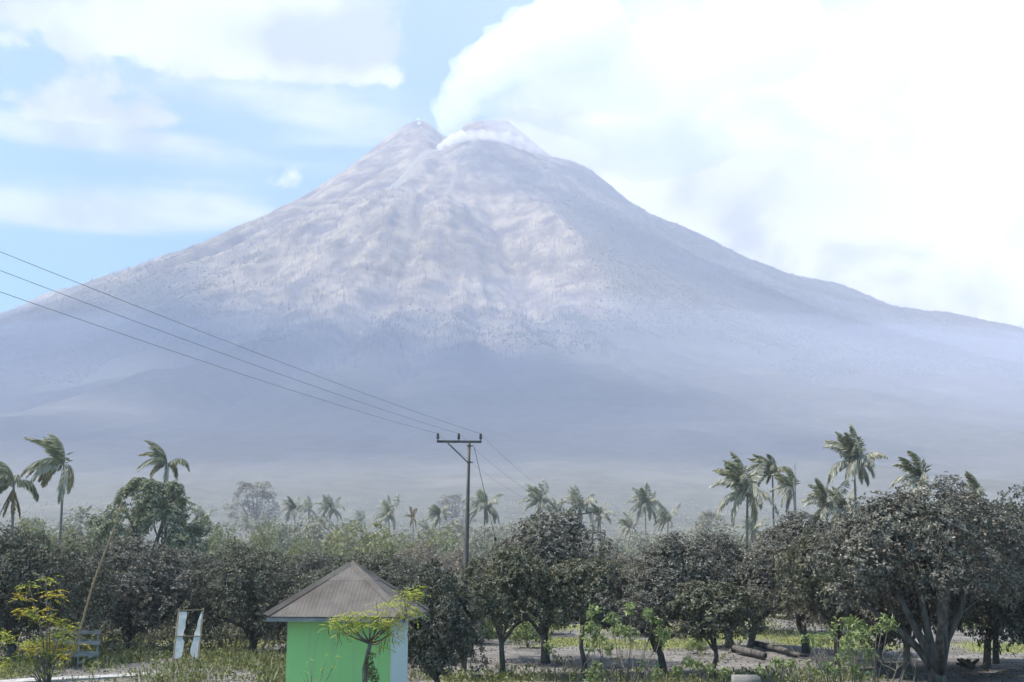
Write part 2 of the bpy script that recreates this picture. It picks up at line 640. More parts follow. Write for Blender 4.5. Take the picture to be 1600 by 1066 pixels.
gxs = np.concatenate([[-9000, -4000, -1500, -600, -250, -120], np.arange(-60, 61, .6), [120, 250, 600, 1500, 4000, 9000]])
gys = np.concatenate([[-3000, -800, -200, -40, 0], np.arange(12, 110, .6), [130, 170, 230, 320, 600, 1500, 4000, 9000]])
X2, Y2 = np.meshgrid(gxs, gys)
near = (np.abs(X2) < 60) & (Y2 > 12) & (Y2 < 110)
Z2 = np.where(near, fbm(X2 / 6, Y2 / 6, 4, 61) * .28 + fbm(X2 / 1.3, Y2 / 1.3, 2, 65) * .06, 0.0) - .02
ny2, nx2 = X2.shape
ii = (np.arange(ny2 - 1)[:, None] * nx2 + np.arange(nx2 - 1)[None, :]).ravel()


def ground_col(q):
    at_ = q.n('ShaderNodeAttribute', attribute_name='grass')
    ge = q.n('ShaderNodeNewGeometry')
    pos = ge.outputs['Position']
    n1 = q.noise(pos, .5, 6, .65)
    n2 = q.noise(pos, 5.0, 5, .6)
    ash = q.mix(q.smooth(n1, .35, .65), (.12, .112, .105, 1), (.215, .205, .195, 1))
    ash = q.mix(q.m('MULTIPLY', q.smooth(n2, .5, .75), .7), ash, (.07, .06, .048, 1))
    gr = q.mix(q.smooth(n2, .3, .7), (.10, .125, .04, 1), (.24, .24, .10, 1))
    f = q.smooth(q.m('ADD', at_.outputs['Fac'], q.m('MULTIPLY', q.m('SUBTRACT', n2, .5), .5)), .35, .65)
    return q.mix(f, ash, gr)


M['ground'] = material('ash_strewn_ground', ground_col, .95, .05, bump=lambda q: (q.noise(q.n('ShaderNodeNewGeometry').outputs['Position'], 7, 5), .7, .05))
gme = np_mesh('ground', np.stack([X2.ravel(), Y2.ravel(), Z2.ravel()], 1), np.stack([ii, ii + 1, ii + nx2 + 1, ii + nx2], 1), M['ground'], True)
ga = gme.attributes.new('grass', 'FLOAT', 'POINT')
ga.data.foreach_set('value', grass_amount(X2.ravel(), Y2.ravel()).astype(np.float32))
ground = mesh_obj('ground', gme)
tag(ground, 'grey ash-covered ground with patches of grass', 'ground', kind='structure')


def gz(x, y):
    x, y = np.asarray(x, float), np.asarray(y, float)
    return fbm(x / 6, y / 6, 4, 61) * .28 + fbm(x / 1.3, y / 1.3, 2, 65) * .06 - .02


# pale concrete lane at the lower left
M['lane'] = material('pale_concrete', noisy((.26, .255, .25), (.42, .41, .40), 2.5, 6), .9, .1)
pts = [(-140, 1078), (40, 1066), (120, 1062), (200, 1058), (270, 1053), (345, 1047), (372, 1044)]
V, Fq = [], []
for i, (px, py) in enumerate(pts):
    p = on_ground(px, py)
    wj = .62 + .16 * math.sin(i * 2.1)
    for (oy, oz) in ((-wj, -.2), (-wj, -.02), (wj, -.02), (wj, -.2)):
        V.append((p.x, p.y + oy, oz + .1))
for i in range(len(pts) - 1):
    for j in range(3):
        Fq.append((i * 4 + j, i * 4 + j + 1, i * 4 + 5 + j, i * 4 + 4 + j))
o = MB().add(V, Fq).build('path', M['lane'])
tag(o, 'pale concrete path crossing the weeds at the lower left', 'path', kind='structure')
# ================================================================== trees
def unit(a):
    return a / (np.linalg.norm(a, axis=-1, keepdims=True) + 1e-9)


def kites(base, d, side, nrm, L, W, fold=.25, bend=.0):
    """one four-cornered leaf per row: two triangles sharing the midrib"""
    n = len(base)
    mid = base + d * (L * .5)[:, None] + nrm * (L * bend)[:, None]
    tip = base + d * L[:, None] - nrm * (L * bend)[:, None]
    lf = mid + side * (W * .5)[:, None] + nrm * (W * fold)[:, None]
    rt = mid - side * (W * .5)[:, None] + nrm * (W * fold)[:, None]
    V = np.stack([base, rt, tip, lf], 1).reshape(-1, 3)
    b = (np.arange(n) * 4)[:, None]
    Fc = np.concatenate([b + np.array([[0, 1, 2]]), b + np.array([[0, 2, 3]])], 0)
    return V, Fc


def crown_mesh(name, seed, lumps, n, per, L, W, mat, up=.5, inner=.2, open_=(50, 105)):
    """whorls of leaves over the shells of many uneven clumps"""
    rs = np.random.RandomState(seed)
    C = np.array([l[:3] for l in lumps]); Rr = np.array([l[3] for l in lumps])
    w = Rr ** 2
    idx = rs.choice(len(C), n, p=w / w.sum())
    cen = C.mean(0)
    d = unit(rs.normal(0, 1, (n, 3)))
    outw = unit(C[idx] - cen)
    d = unit(d + outw * .45 + np.array([0, 0, .25]))
    rad = Rr[idx] * np.where(rs.rand(n) < inner, rs.uniform(.3, .8, n), rs.uniform(.82, 1.08, n) + (rs.rand(n) < .06) * .22)
    p = C[idx] + d * rad[:, None]
    # clump-level thinning so that gaps open up
    keep = (fbm(p[:, 0] * 1.1 + p[:, 2] * .7, p[:, 1] * 1.1 - p[:, 2] * .9, 3, seed) > -.17) & (p[:, 2] > .25)
    p, d = p[keep], d[keep]
    n = len(p)
    axis = unit(d + np.array([0, 0, up]) + rs.normal(0, .25, (n, 3)))
    P = np.repeat(p, per, 0); A = np.repeat(axis, per, 0)
    k = len(P)
    t1 = unit(np.cross(A, rs.normal(0, 1, (k, 3))))
    psi = np.radians(rs.uniform(*open_, k))[:, None]
    dl = unit(A * np.cos(psi) + t1 * np.sin(psi) + np.array([0, 0, -.12]))
    side = unit(np.cross(A, dl)); nr = unit(np.cross(dl, side))
    s = rs.uniform(.6, 1.2, k)
    V, Fc = kites(P + dl * .02, dl, side, nr, L * s, W * s, .18, .04)
    return np_mesh(name, V, Fc, mat)


def dome_lumps(rs, rx, ry, zb, zt, m, lump=(.24, .40), skirt=-.45):
    zc = zb + (zt - zb) * .42
    out = []
    f1, f2, f3 = rs.uniform(0, 6.28, 3)
    for i in range(m):
        zz = rs.uniform(skirt, 1.0)
        a = i * 2.399 + rs.normal(0, .3)
        q = math.sqrt(max(0, 1 - min(1, abs(zz)) ** 2.2))
        rad = rs.uniform(.55, .95) * (1 + .2 * math.sin(2 * a + f1) + .14 * math.sin(3 * a + f2))
        rl = rs.uniform(*lump) * (rx + ry) / 2
        hz_ = (zt - zc) if zz > 0 else (zc - zb)
        out.append((math.cos(a) * q * rx * rad, math.sin(a) * q * ry * rad, zc + zz * hz_ * ((.80 + .13 * math.sin(a + f3)) if zz > 0 else .95 + .2 * math.sin(2 * a + f3)), rl * (1 if zz > -.2 else .75)))
    for i in range(m // 6):
        out.append((rs.normal(0, .3) * rx, rs.normal(0, .3) * ry, zc + rs.uniform(-.1, .5) * (zt - zc), rs.uniform(.3, .45) * rx))
    return out


def limbs(seed, lumps, fork, r0, lean=(0, 0), n_limb=6, stems=1, twig=True):
    """trunk with forks and limbs that reach into the clumps"""
    rs = np.random.RandomState(seed)
    mb = MB()
    top = Vector((lean[0], lean[1], fork))
    if stems == 1:
        path = [Vector((0, 0, -.3)), Vector((lean[0] * .15 + rs.normal(0, .03), lean[1] * .2, fork * .3)), Vector((lean[0] * .55 + rs.normal(0, .05), lean[1] * .6, fork * .68)), top]
        mb.tube(path, [r0 * 1.35, r0 * 1.02, r0 * .9, r0 * .85], 9)
    mids = []
    order = rs.permutation(len(lumps))[:n_limb * 2]
    for k, i in enumerate(order):
        l = Vector(lumps[i][:3])
        if k < n_limb:
            st = top if stems == 1 else Vector((rs.normal(0, .06), rs.normal(0, .06), .25))
            md = st.lerp(l, .45) + Vector((rs.normal(0, .18), rs.normal(0, .18), rs.uniform(-.1, .2)))
            mids.append(md)
            rr_ = r0 * rs.uniform(.45, .68)
            mb.tube([st - Vector((0, 0, .28 if stems == 1 else .06)), st.lerp(md, .5) + Vector(rs.normal(0, .06, 3)), md, md.lerp(l, .6) + Vector(rs.normal(0, .1, 3)), l], [rr_ * 1.15, rr_ * .85, rr_ * .66, rr_ * .42, rr_ * .16], 8)
        else:
            st = mids[k - n_limb]
            md = st.lerp(l, .5) + Vector(rs.normal(0, .2, 3))
            mb.tube([st, md, l], [r0 * .26, r0 * .17, r0 * .07], 5)
    if twig:
        for i in range(26):
            l = Vector(lumps[order[rs.randint(min(n_limb, len(order)))]][:3])
            rl = .9
            a = Vector(unit(rs.normal(0, 1, 3)))
            mb.tube([l, l + a * rl * .6 + Vector(rs.normal(0, .1, 3)), l + a * rl * 1.15], [.022, .015, .006], 3, False)
    return mb


CASHEW_KINDS = []


def cashew_proto(seed, rx, ry, zb, zt, m, n, fork, r0, mat, lean=(0, 0), stems=1, n_limb=6, L=.125, W=.068, lump=(.15, .27), per=8):
    rs = np.random.RandomState(seed)
    lp = dome_lumps(rs, rx, ry, zb, zt, int(m * 1.7), lump)
    cme = crown_mesh('crown', seed, lp, int(n * 1.45), per, L, W, M[mat], inner=.10)
    tme = limbs(seed + 1, lp, fork, r0, lean, n_limb, stems).mesh('trunk', M['bark'], True)
    return cme, tme


def place_tree(name, pro, loc, rz, sc, label, group, cat='tree', tilt=(0, 0)):
    e = empty(name, loc, rz)
    e.scale = sc if hasattr(sc, '__len__') else (sc, sc, sc)
    e.rotation_euler = (tilt[0], tilt[1], rz)
    mesh_obj('trunk', pro[1], None, e)
    mesh_obj('crown', pro[0], None, e)
    tag(e, label, cat, group)
    return e


K = {
    'big': cashew_proto(11, 3.2, 3.0, 1.75, 6.7, 50, 5600, 0.6, .27, 'cashew', (.1, 0), 1, 6),
    'round': cashew_proto(12, 2.9, 2.8, .95, 6.0, 46, 4400, 1.35, .17, 'cashew', (-.35, .1), 1, 6),
    'dense': cashew_proto(13, 3.3, 3.1, .1, 5.2, 48, 4600, .9, .20, 'cashew_dark', (.2, .1), 1, 6),
    'pale': cashew_proto(14, 3.6, 3.2, .2, 5.0, 50, 4800, .9, .22, 'cashew', (-.2, .1), 1, 6),
    'olive': cashew_proto(15, 2.3, 2.2, 1.2, 5.0, 34, 2700, 1.5, .13, 'cashew_olive', (.1, .1), 1, 5, lump=(.18, .30)),
    'slim': cashew_proto(16, 1.6, 1.6, 1.3, 4.3, 24, 1700, 1.5, .09, 'cashew_olive', (-.15, 0), 1, 5, lump=(.2, .34)),
    'low': cashew_proto(17, 1.9, 2.0, .05, 4.2, 34, 3200, .7, .14, 'cashew_dark', (.1, .1), 1, 5, lump=(.18, .30)),
}
PROTO_H = {'big': 6.7, 'round': 6.0, 'dense': 5.2, 'pale': 5.0, 'olive': 5.0, 'slim': 4.3, 'low': 4.2}
PROTO_W = {'big': 6.4, 'round': 5.8, 'dense': 6.6, 'pale': 7.2, 'olive': 4.6, 'slim': 3.2, 'low': 3.8}
CG = 'ash-grey cashew trees of the grove'
# kind, px centre, depth, py top, px width, turn, label
grove = [
    ('big', 1452, 38.2, 752, 292, 0.4, 'largest ash-grey cashew tree with a thick forked trunk at the right'),
    ('dense', 1612, 42.5, 770, 215, 2.0, 'dark cashew tree cut off by the right edge of the picture'),
    ('round', 1255, 52.0, 812, 200, 1.1, 'dark cashew tree left of the largest one, above the fallen log'),
    ('pale', 1362, 46.0, 830, 210, 4.1, 'ash-grey cashew tree half hidden behind the left side of the largest one'),
    ('round', 1133, 55.0, 842, 165, 2.7, 'leaning cashew tree beside the fallen log, in the middle of the right-hand grove'),
    ('round', 1035, 43.0, 842, 175, 0.2, 'round ash-grey cashew tree with a thin leaning trunk right of the light green saplings'),
    ('round', 1530, 45.0, 776, 170, 2.6, 'dark cashew tree between the largest one and the right edge'),
    ('round', 1408, 42.0, 792, 175, 1.7, 'cashew tree overlapping the left shoulder of the largest one'),
    ('olive', 1300, 44.0, 822, 150, 5.0, 'olive-grey cashew tree right of the fallen branch'),
    ('slim', 1108, 41.0, 905, 120, 3.3, 'low ash-grey cashew tree whose crown hangs before the leaning one'),
    ('round', 852, 48.0, 808, 205, 5.2, 'tall round cashew tree with a stout leaning trunk right of the utility pole'),
    ('olive', 786, 42.0, 846, 140, 1.4, 'brownish cashew tree with a straight grey trunk just right of the utility pole'),
    ('slim', 912, 43.0, 872, 120, 0.7, 'thin-trunked olive cashew tree between the stout leaning one and the saplings'),
    ('low', 688, 37.0, 884, 118, 2.2, 'low dark cashew tree reaching to the ground between hut and utility pole'),
    ('dense', 560, 50.0, 864, 220, 3.9, 'dark cashew tree rising directly behind the hut roof'),
    ('dense', 398, 52.0, 852, 205, 0.9, 'dark green-grey cashew tree behind the torn white frame'),
    ('pale', 205, 53.0, 850, 235, 5.5, 'pale ash-grey cashew tree behind the leaning bamboo pole'),
    ('dense', 30, 47.0, 826, 215, 1.9, 'dark cashew tree at the left edge under the palms'),
    ('olive', 112, 58.0, 842, 130, 0.3, 'small cashew tree under the second palm from the left'),
    ('pale', 480, 62.0, 872, 190, 2.4, 'cashew tree of the rear row left of the hut roof tip'),
    ('pale', 645, 60.0, 880, 190, 1.2, 'cashew tree of the rear row right of the hut roof tip'),
    ('olive', 990, 66.0, 872, 110, 2.9, 'small cashew tree of the rear row in the gap of the grove'),
    ('pale', 300, 64.0, 866, 190, 0.1, 'cashew tree of the rear row between the pale and the dark one at the left'),
    ('olive', 1545, 47.5, 862, 150, 4.4, 'cashew tree with three slender trunks behind the largest one'),
    ('dense', 1190, 68.0, 858, 170, 3.1, 'cashew tree of the rear row behind the fallen log'),
    ('dense', 755, 66.0, 900, 170, 4.8, 'low cashew tree of the rear row behind the utility pole'),
]
for i, (px, ptop, D, kd) in enumerate([(-30, 870, 78, 'pale'), (70, 885, 76, 'dense'), (150, 892, 82, 'dense'), (260, 890, 78, 'pale'), (370, 888, 84, 'dense'), (455, 893, 78, 'dense'), (540, 890, 80, 'pale'), (840, 893, 84, 'dense'), (910, 893, 88, 'pale'), (1050, 888, 84, 'dense'), (1110, 892, 90, 'pale'), (1260, 885, 84, 'dense'), (1340, 888, 80, 'pale'), (1420, 885, 86, 'dense'), (1500, 885, 80, 'pale'), (1600, 880, 82, 'dense')]):
    grove.append((kd, px, D, ptop, 150, px * .31, 'cashew tree of the farthest row seen between the nearer ones, %s from the left' % ['first', 'second', 'third', 'fourth', 'fifth', 'sixth', 'seventh', 'eighth', 'ninth', 'tenth', 'eleventh', 'twelfth', 'thirteenth', 'fourteenth', 'fifteenth', 'sixteenth'][i]))
for kind, px, D, ptop, wpx, rz, lab in grove:
    p = at(px, 900, D)
    top = at(px, ptop, D).z
    sz_ = top / (PROTO_H[kind] * 1.0)
    sx_ = wpx / F * D / PROTO_W[kind] * 1.1
    z0 = float(gz(p.x, p.y))
    place_tree('cashew_tree', K[kind], (p.x, p.y, z0), rz, (sx_, sx_, sz_), lab, CG)

# ------------------------------------------------------------------ coconut palms
M['frond'] = material('palm_frond_green', island_ramp([(0, (.13, .14, .065)), (.6, (.26, .265, .15)), (1, (.42, .40, .29))]), .7, .3, .25)
M['frond_ash'] = material('palm_frond_ash', island_ramp([(0, (.22, .215, .16)), (.5, (.40, .39, .31)), (1, (.56, .54, .46))]), .8, .2, .25)
M['frond_dry'] = material('palm_frond_dry', island_ramp([(0, (.13, .085, .045)), (.5, (.24, .175, .09)), (1, (.36, .29, .18))]), .85, .1, .2)
M['palm_bark'] = material('palm_bark', noisy((.13, .12, .11), (.25, .235, .22), 9, 4, .35, .65, (.2, .2, 3)), .95, .05)
WIND = np.array([-1.0, .15, .05])


def frond_mesh(rs, az_, el_, length, g_, w_, mat, leaflet=1.15):
    """arching midrib with two rows of hanging leaflets"""
    d = np.array([math.cos(az_) * math.cos(el_), math.sin(az_) * math.cos(el_), math.sin(el_)])
    N = 26
    p = np.zeros(3)
    pts, dirs = [p.copy()], [d.copy()]
    for i in range(N):
        t = (i + 1) / N
        d = d + (np.array([0, 0, -1]) * g_ * (.35 + t) + WIND * w_ * (.4 + t)) / N
        d = d / np.linalg.norm(d)
        p = p + d * length / N
        pts.append(p.copy()); dirs.append(d.copy())
    pts, dirs = np.array(pts), np.array(dirs)
    mb = MB()
    mb.tube([Vector(q) for q in pts[::3]], list(np.linspace(.05, .012, len(pts[::3]))), 4, False)
    mv, mf = np.array(mb.v), mb.f
    ids = np.repeat(np.arange(3, N + 1), 4)
    sg = np.tile([1, -1, 1, -1], N - 2)
    k = len(ids)
    t = ids / N
    D_ = dirs[ids]
    side = unit(np.cross(D_, np.array([0, 0, 1.0]) + rs.normal(0, .05, (k, 3))))
    dl = unit(side * sg[:, None] * rs.uniform(.45, .9, (k, 1)) + D_ * .75 + np.array([0, 0, -1]) * (.25 + g_ * .45 * rs.uniform(.4, 1.1, (k, 1))) + WIND * w_ * .38 + rs.normal(0, .09, (k, 3)))
    base = pts[ids] + rs.normal(0, .02, (k, 3)) - D_ * rs.uniform(0, length / N, (k, 1))
    L = leaflet * np.sin(np.pi * (.14 + .78 * t)) * rs.uniform(.75, 1.1, k)
    nr = unit(np.cross(dl, D_) + 1e-3)
    sd = unit(np.cross(dl, nr))
    V, Fc = kites(base, dl, sd, nr, L, np.full(k, .17), 0.0, 0.03)
    me = bpy.data.meshes.new('frond')
    off = len(mv)
    me.from_pydata(np.concatenate([mv, V]).tolist(), [], [tuple(q) for q in mf] + (Fc + off).tolist())
    me.update()
    me.materials.append(mat)
    return me


def palm_proto(seed, style):
    """list of frond meshes around one growing point; wind comes from the right"""
    rs = np.random.RandomState(seed)
    out = []
    n = {'full': 23, 'swept': 19, 'young': 15, 'sparse': 13, 'dry': 9}[style]
    for i in range(n):
        age = i / (n - 1)
        az_ = i * 2.399 + rs.normal(0, .25)
        if style in ('swept', 'sparse') and rs.rand() < .6:
            az_ = math.pi + rs.normal(0, .9)
        elif style in ('full', 'young') and rs.rand() < .3:
            az_ = math.pi + rs.normal(0, 1.2)
        el_ = np.interp(age, [0, .3, .6, 1], [1.45, 1.2, .8, .05]) + rs.normal(0, .12)
        L = np.interp(age, [0, .25, .7, 1], [3.3, 4.3, 4.5, 3.9]) * rs.uniform(.85, 1.1)
        gq = np.interp(age, [0, .22, .45, 1], [.4, 1.0, 2.6, 4.2]) + rs.normal(0, .12)
        wq = {'full': 1.0, 'swept': 1.9, 'young': 1.1, 'sparse': 1.5, 'dry': .3}[style] * np.interp(age, [0, .5, 1], [1.1, .8, .35])
        if style == 'dry':
            mt = M['frond_dry']
        else:
            mt = M['frond'] if age < .3 else (M['frond_ash'] if rs.rand() < .94 else M['frond_dry'])
            if style == 'swept' and rs.rand() < .3:
                mt = M['frond']
        out.append(frond_mesh(rs, az_, el_, L, gq, wq, mt))
    return out


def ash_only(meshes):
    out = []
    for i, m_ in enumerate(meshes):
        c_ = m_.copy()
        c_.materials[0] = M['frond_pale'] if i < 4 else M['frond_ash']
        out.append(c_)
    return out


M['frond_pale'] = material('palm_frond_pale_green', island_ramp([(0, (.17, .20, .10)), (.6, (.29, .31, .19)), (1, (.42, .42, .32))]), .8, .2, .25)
PALM = {'a': palm_proto(1, 'swept'), 'b': palm_proto(2, 'swept'), 'c': palm_proto(3, 'full'), 'd': palm_proto(4, 'full'), 'e': palm_proto(5, 'sparse'), 'f': palm_proto(6, 'young'), 'g': palm_proto(7, 'dry'), 'h': palm_proto(8, 'full')}
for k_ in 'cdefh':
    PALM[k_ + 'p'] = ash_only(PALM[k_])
M['nut'] = material('coconut', island_ramp([(0, (.10, .11, .04)), (1, (.20, .16, .07))]), .6, .3)


def nut_mesh():
    bm = bmesh.new()
    rs = np.random.RandomState(4)
    for i in range(7):
        a = i * 2.4
        bmesh.ops.create_icosphere(bm, subdivisions=1, radius=.13, matrix=Matrix.Translation((math.cos(a) * .26, math.sin(a) * .26, -.25 - .1 * (i % 3))))
    me = bpy.data.meshes.new('coconut_bunch')
    bm.to_mesh(me); bm.free()
    me.materials.append(M['nut'])
    return me


NUTS = nut_mesh()


def palm(kind, px, py, D, size, basepx, label, group, rz=0.0, nuts=False, skirt=False):
    """size = frond scale; crown heart at (px,py)"""
    head = at(px, py, D)
    foot = at(basepx, 880, D); foot.z = 0
    e = empty('coconut_palm', (foot.x, foot.y, -.1))
    h = head - foot
    mb = MB()
    N = 12
    path, rad = [], []
    for i in range(N + 1):
        t = i / N
        s = t ** 1.5
        path.append(Vector((h.x * s, h.y * s, h.z * t)))
        rad.append((.20 - .09 * t + (.10 if i == 0 else 0) + (.012 if i % 2 else 0)) * (.8 + .2 * size))
    mb.tube(path, rad, 8)
    mb.build('trunk', M['palm_bark'], e, True)
    rs = np.random.RandomState(int(px * 7 + D))
    lean_ = rs.normal(0, .10, 2)
    for i, fm in enumerate(PALM[kind]):
        if i > 3 and rs.rand() < .16:
            continue
        o = mesh_obj('frond', fm, None, e)
        o.location = (h.x, h.y, h.z - .05 * i / len(PALM[kind]))
        o.rotation_euler = (lean_[0] + rs.normal(0, .06), lean_[1] + rs.normal(0, .06), rz + rs.normal(0, .3))
        s = size * (1.2 if D < 175 else 1.2) * rs.uniform(.88, 1.1)
        o.scale = (s, s, s)
    if nuts:
        o = mesh_obj('coconut_bunch', NUTS, None, e)
        o.location = (h.x, h.y, h.z)
        o.scale = (size,) * 3
    if skirt:
        for i in range(7):
            a = i * .9
            fm = frond_mesh(rs, a, -1.1, 3.6, 1.0, .1, M['frond_dry'], .5)
            o = mesh_obj('dead_frond', fm, None, e)
            o.location = (h.x, h.y, h.z - .6)
            o.scale = (size,) * 3
    tag(e, label, 'palm tree', group)
    return e


PN = 'tall coconut palms close behind the grove'
PF = 'hazy coconut palms of the far row'
palm('a', 22, 752, 112, .84, 18, 'coconut palm with a brown skirt of dead fronds at the left edge', PN, 0.1, False, True)
palm('b', 100, 726, 125, 1.02, 92, 'tall windswept coconut palm, second from the left, on a slim bare trunk', PN, -.1)
palm('a', 261, 724, 150, .86, 256, 'coconut palm rising behind the broad green tree at the left', PN, .2, True)
palm('c', 1168, 768, 128, 1.02, 1166, 'thick coconut palm with yellowing drooping fronds, left of the two slim ones', PN, 0, True)
palm('a', 1207, 735, 165, .9, 1210, 'slim coconut palm in the middle of the three right of centre', PN, .3)
palm('e', 1240, 765, 160, .84, 1247, 'slim sparse coconut palm beside a thin bare spike, right of the middle one', PN, .0)
palm('h', 1334, 722, 140, 1.0, 1342, 'tallest coconut palm with a green tuft, above the right-hand grove', PN, .1, True)
palm('f', 1292, 792, 140, .86, 1292, 'short coconut palm just left of the tallest one, its trunk hidden', PN, .4)
palm('d', 1318, 796, 150, .8, 1316, 'short drooping coconut palm directly left of the tallest palm trunk', PN, .2)
palm('e', 1444, 748, 120, .85, 1446, 'coconut palm peeping over the top of the largest cashew tree', PN, .5)
palm('f', 1533, 775, 125, .66, 1533, 'small coconut palm tuft above the grove near the right edge', PN, .2)
palm('f', 1366, 806, 230, .62, 1366, 'tiny coconut palm right of the tallest palm trunk', PN, .9)
far = [('c', 315, 812, 190, .62, 309, 'young yellowish coconut palm right of the broad green tree'),
       ('h', 388, 822, 300, .78, 388, 'faint coconut palm below the pale spreading tree'),
       ('d', 461, 797, 300, .95, 460, 'hazy coconut palm, leftmost of the trio left of the hut tip'),
       ('f', 482, 796, 330, .9, 482, 'hazy coconut palm, middle of the trio left of the hut tip'),
       ('c', 515, 795, 290, .95, 515, 'hazy coconut palm, rightmost of the trio left of the hut tip'),
       ('f', 565, 812, 350, .8, 565, 'very faint coconut palm tuft above the yellow-green bush'),
       ('h', 607, 806, 250, .95, 612, 'hazy coconut palm standing alone right of the hut tip'),
       ('g', 645, 808, 260, .55, 648, 'dead brown coconut palm between two hazy ones'),
       ('d', 687, 806, 280, .85, 686, 'dark hazy coconut palm left of the utility pole'),
       ('d', 668, 828, 290, .75, 668, 'short dark coconut palm below the dead brown one'),
       ('c', 722, 832, 270, .8, 722, 'coconut palm crossed by the utility pole'),
       ('c', 757, 792, 215, .92, 757, 'drooping pale coconut palm right of the utility pole'),
       ('h', 845, 786, 230, .98, 847, 'pale coconut palm above the tall round cashew tree'),
       ('f', 870, 800, 260, .8, 870, 'short coconut palm tuft right of the pale one above the cashew tree'),
       ('c', 905, 792, 235, 1.05, 906, 'bushy pale coconut palm left of the distant utility pole'),
       ('d', 938, 806, 255, .85, 938, 'coconut palm right behind the distant utility pole'),
       ('c', 1008, 790, 235, .98, 1010, 'tall pale coconut palm in the gap of the grove'),
       ('d', 1044, 812, 240, .85, 1042, 'pale coconut palm right of the tall one in the gap'),
       ('h', 985, 826, 260, .85, 986, 'low drooping coconut palm left of the tall one in the gap'),
       ('c', 1176, 828, 190, .66, 1174, 'low coconut palm under the thick yellowing one')]
for i, (k, px, py, D, s, b, lab) in enumerate(far):
    palm(k + 'p' if k != 'g' else k, px, py, D, s, b, lab, PF, (i * .37) % 1 - .5)

# bare spike of a dead palm
p0 = at(1243, 880, 158); p0.z = 0
mb = MB(); mb.tube([p0, at(1243, 790, 158), at(1242, 724, 158)], [.16, .12, .03], 6)
tag(mb.build('dead_palm_spike', M['palm_bark']), 'thin bare spike standing behind the sparse slim palm', 'dead trunk')

# ------------------------------------------------------------------ other trees and bushes behind the grove
M['green_tree'] = material('dusty_green_leaf', island_ramp([(0, (.12, .14, .08)), (.5, (.23, .25, .155)), (.85, (.32, .335, .23)), (1, (.44, .44, .36))]), .8, .2, .2)
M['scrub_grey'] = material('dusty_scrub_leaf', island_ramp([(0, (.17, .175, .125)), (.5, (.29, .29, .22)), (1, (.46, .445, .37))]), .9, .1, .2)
M['scrub_yellow'] = material('yellow_green_leaf', island_ramp([(0, (.15, .165, .07)), (.5, (.26, .27, .13)), (1, (.40, .395, .24))]), .9, .1, .25)
M['scrub_pink'] = material('dry_pinkish_leaf', island_ramp([(0, (.18, .14, .115)), (.5, (.28, .23, .19)), (1, (.38, .33, .28))]), .9, .1, .2)
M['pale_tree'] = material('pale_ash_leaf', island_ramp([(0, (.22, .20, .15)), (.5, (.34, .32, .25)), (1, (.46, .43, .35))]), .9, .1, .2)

rs = np.random.RandomState(40)
# broad green tree: open lobes with gaps
lp = []
for i in range(88):
    a = rs.uniform(0, 6.28); zz = rs.uniform(0, 1); rr0 = math.sqrt(max(.05, 1 - (zz - .25) ** 2 * 1.4)) * rs.uniform(.55, 1.0)
    lp.append((math.cos(a) * 5.4 * rr0, math.sin(a) * 4.2 * rr0, 3.0 + zz * 7.6, rs.uniform(.6, 1.0)))
pro = (crown_mesh('crown', 41, lp, 5600, 6, .28, .18, M['green_tree'], inner=.25), limbs(42, lp, 3.0, .28, (.2, 0), 10, 1, False).mesh('trunk', M['bark'], True))
p = at(230, 880, 116)
place_tree('broad_tree', pro, (p.x, p.y, 0), 3.0, (1.14, 1.05, 1.10), 'broad dusty green tree behind the grove at the left', None)

# pale spreading trees in the dust
def tiers(seed, rx, z0, z1, nt, m, r):
    rs_ = np.random.RandomState(seed)
    out = []
    for t in range(nt):
        f = t / (nt - 1)
        zc = z0 + (z1 - z0) * f
        rad = rx * (1 - .55 * f) * rs_.uniform(.75, 1.1)
        for i in range(m):
            a = rs_.uniform(0, 6.28); q = math.sqrt(rs_.rand()) * rad
            out.append((math.cos(a) * q, math.sin(a) * q * .8, zc + rs_.normal(0, .35), r * rs_.uniform(.6, 1.1)))
    return out
lp = tiers(50, 8.5, 6, 17, 5, 11, 1.5)
pro_sp = (crown_mesh('crown', 51, lp, 2300, 5, .5, .3, M['pale_tree'], up=1.2, inner=.2), limbs(52, lp, 5, .4, (.3, 0), 12, 1, False).mesh('trunk', M['bark'], True))
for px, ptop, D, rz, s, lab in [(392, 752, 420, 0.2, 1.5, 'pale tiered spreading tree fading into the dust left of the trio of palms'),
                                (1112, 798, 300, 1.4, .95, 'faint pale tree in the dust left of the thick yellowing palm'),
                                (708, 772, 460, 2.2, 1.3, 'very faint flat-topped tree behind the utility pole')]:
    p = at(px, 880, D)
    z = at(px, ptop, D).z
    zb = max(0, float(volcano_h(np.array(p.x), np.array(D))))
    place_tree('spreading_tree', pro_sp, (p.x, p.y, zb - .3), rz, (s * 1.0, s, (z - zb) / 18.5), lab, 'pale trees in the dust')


def bush_proto(seed, rx, h, m, n, L, mat):
    rs_ = np.random.RandomState(seed)
    lp_ = dome_lumps(rs_, rx, rx, .1, h, m, (.26, .44), -.6)
    return (crown_mesh('crown', seed, lp_, n, 5, L, L * .55, M[mat], inner=.25), limbs(seed + 1, lp_, h * .2, .12, (0, 0), 6, 1, False).mesh('trunk', M['bark'], True))


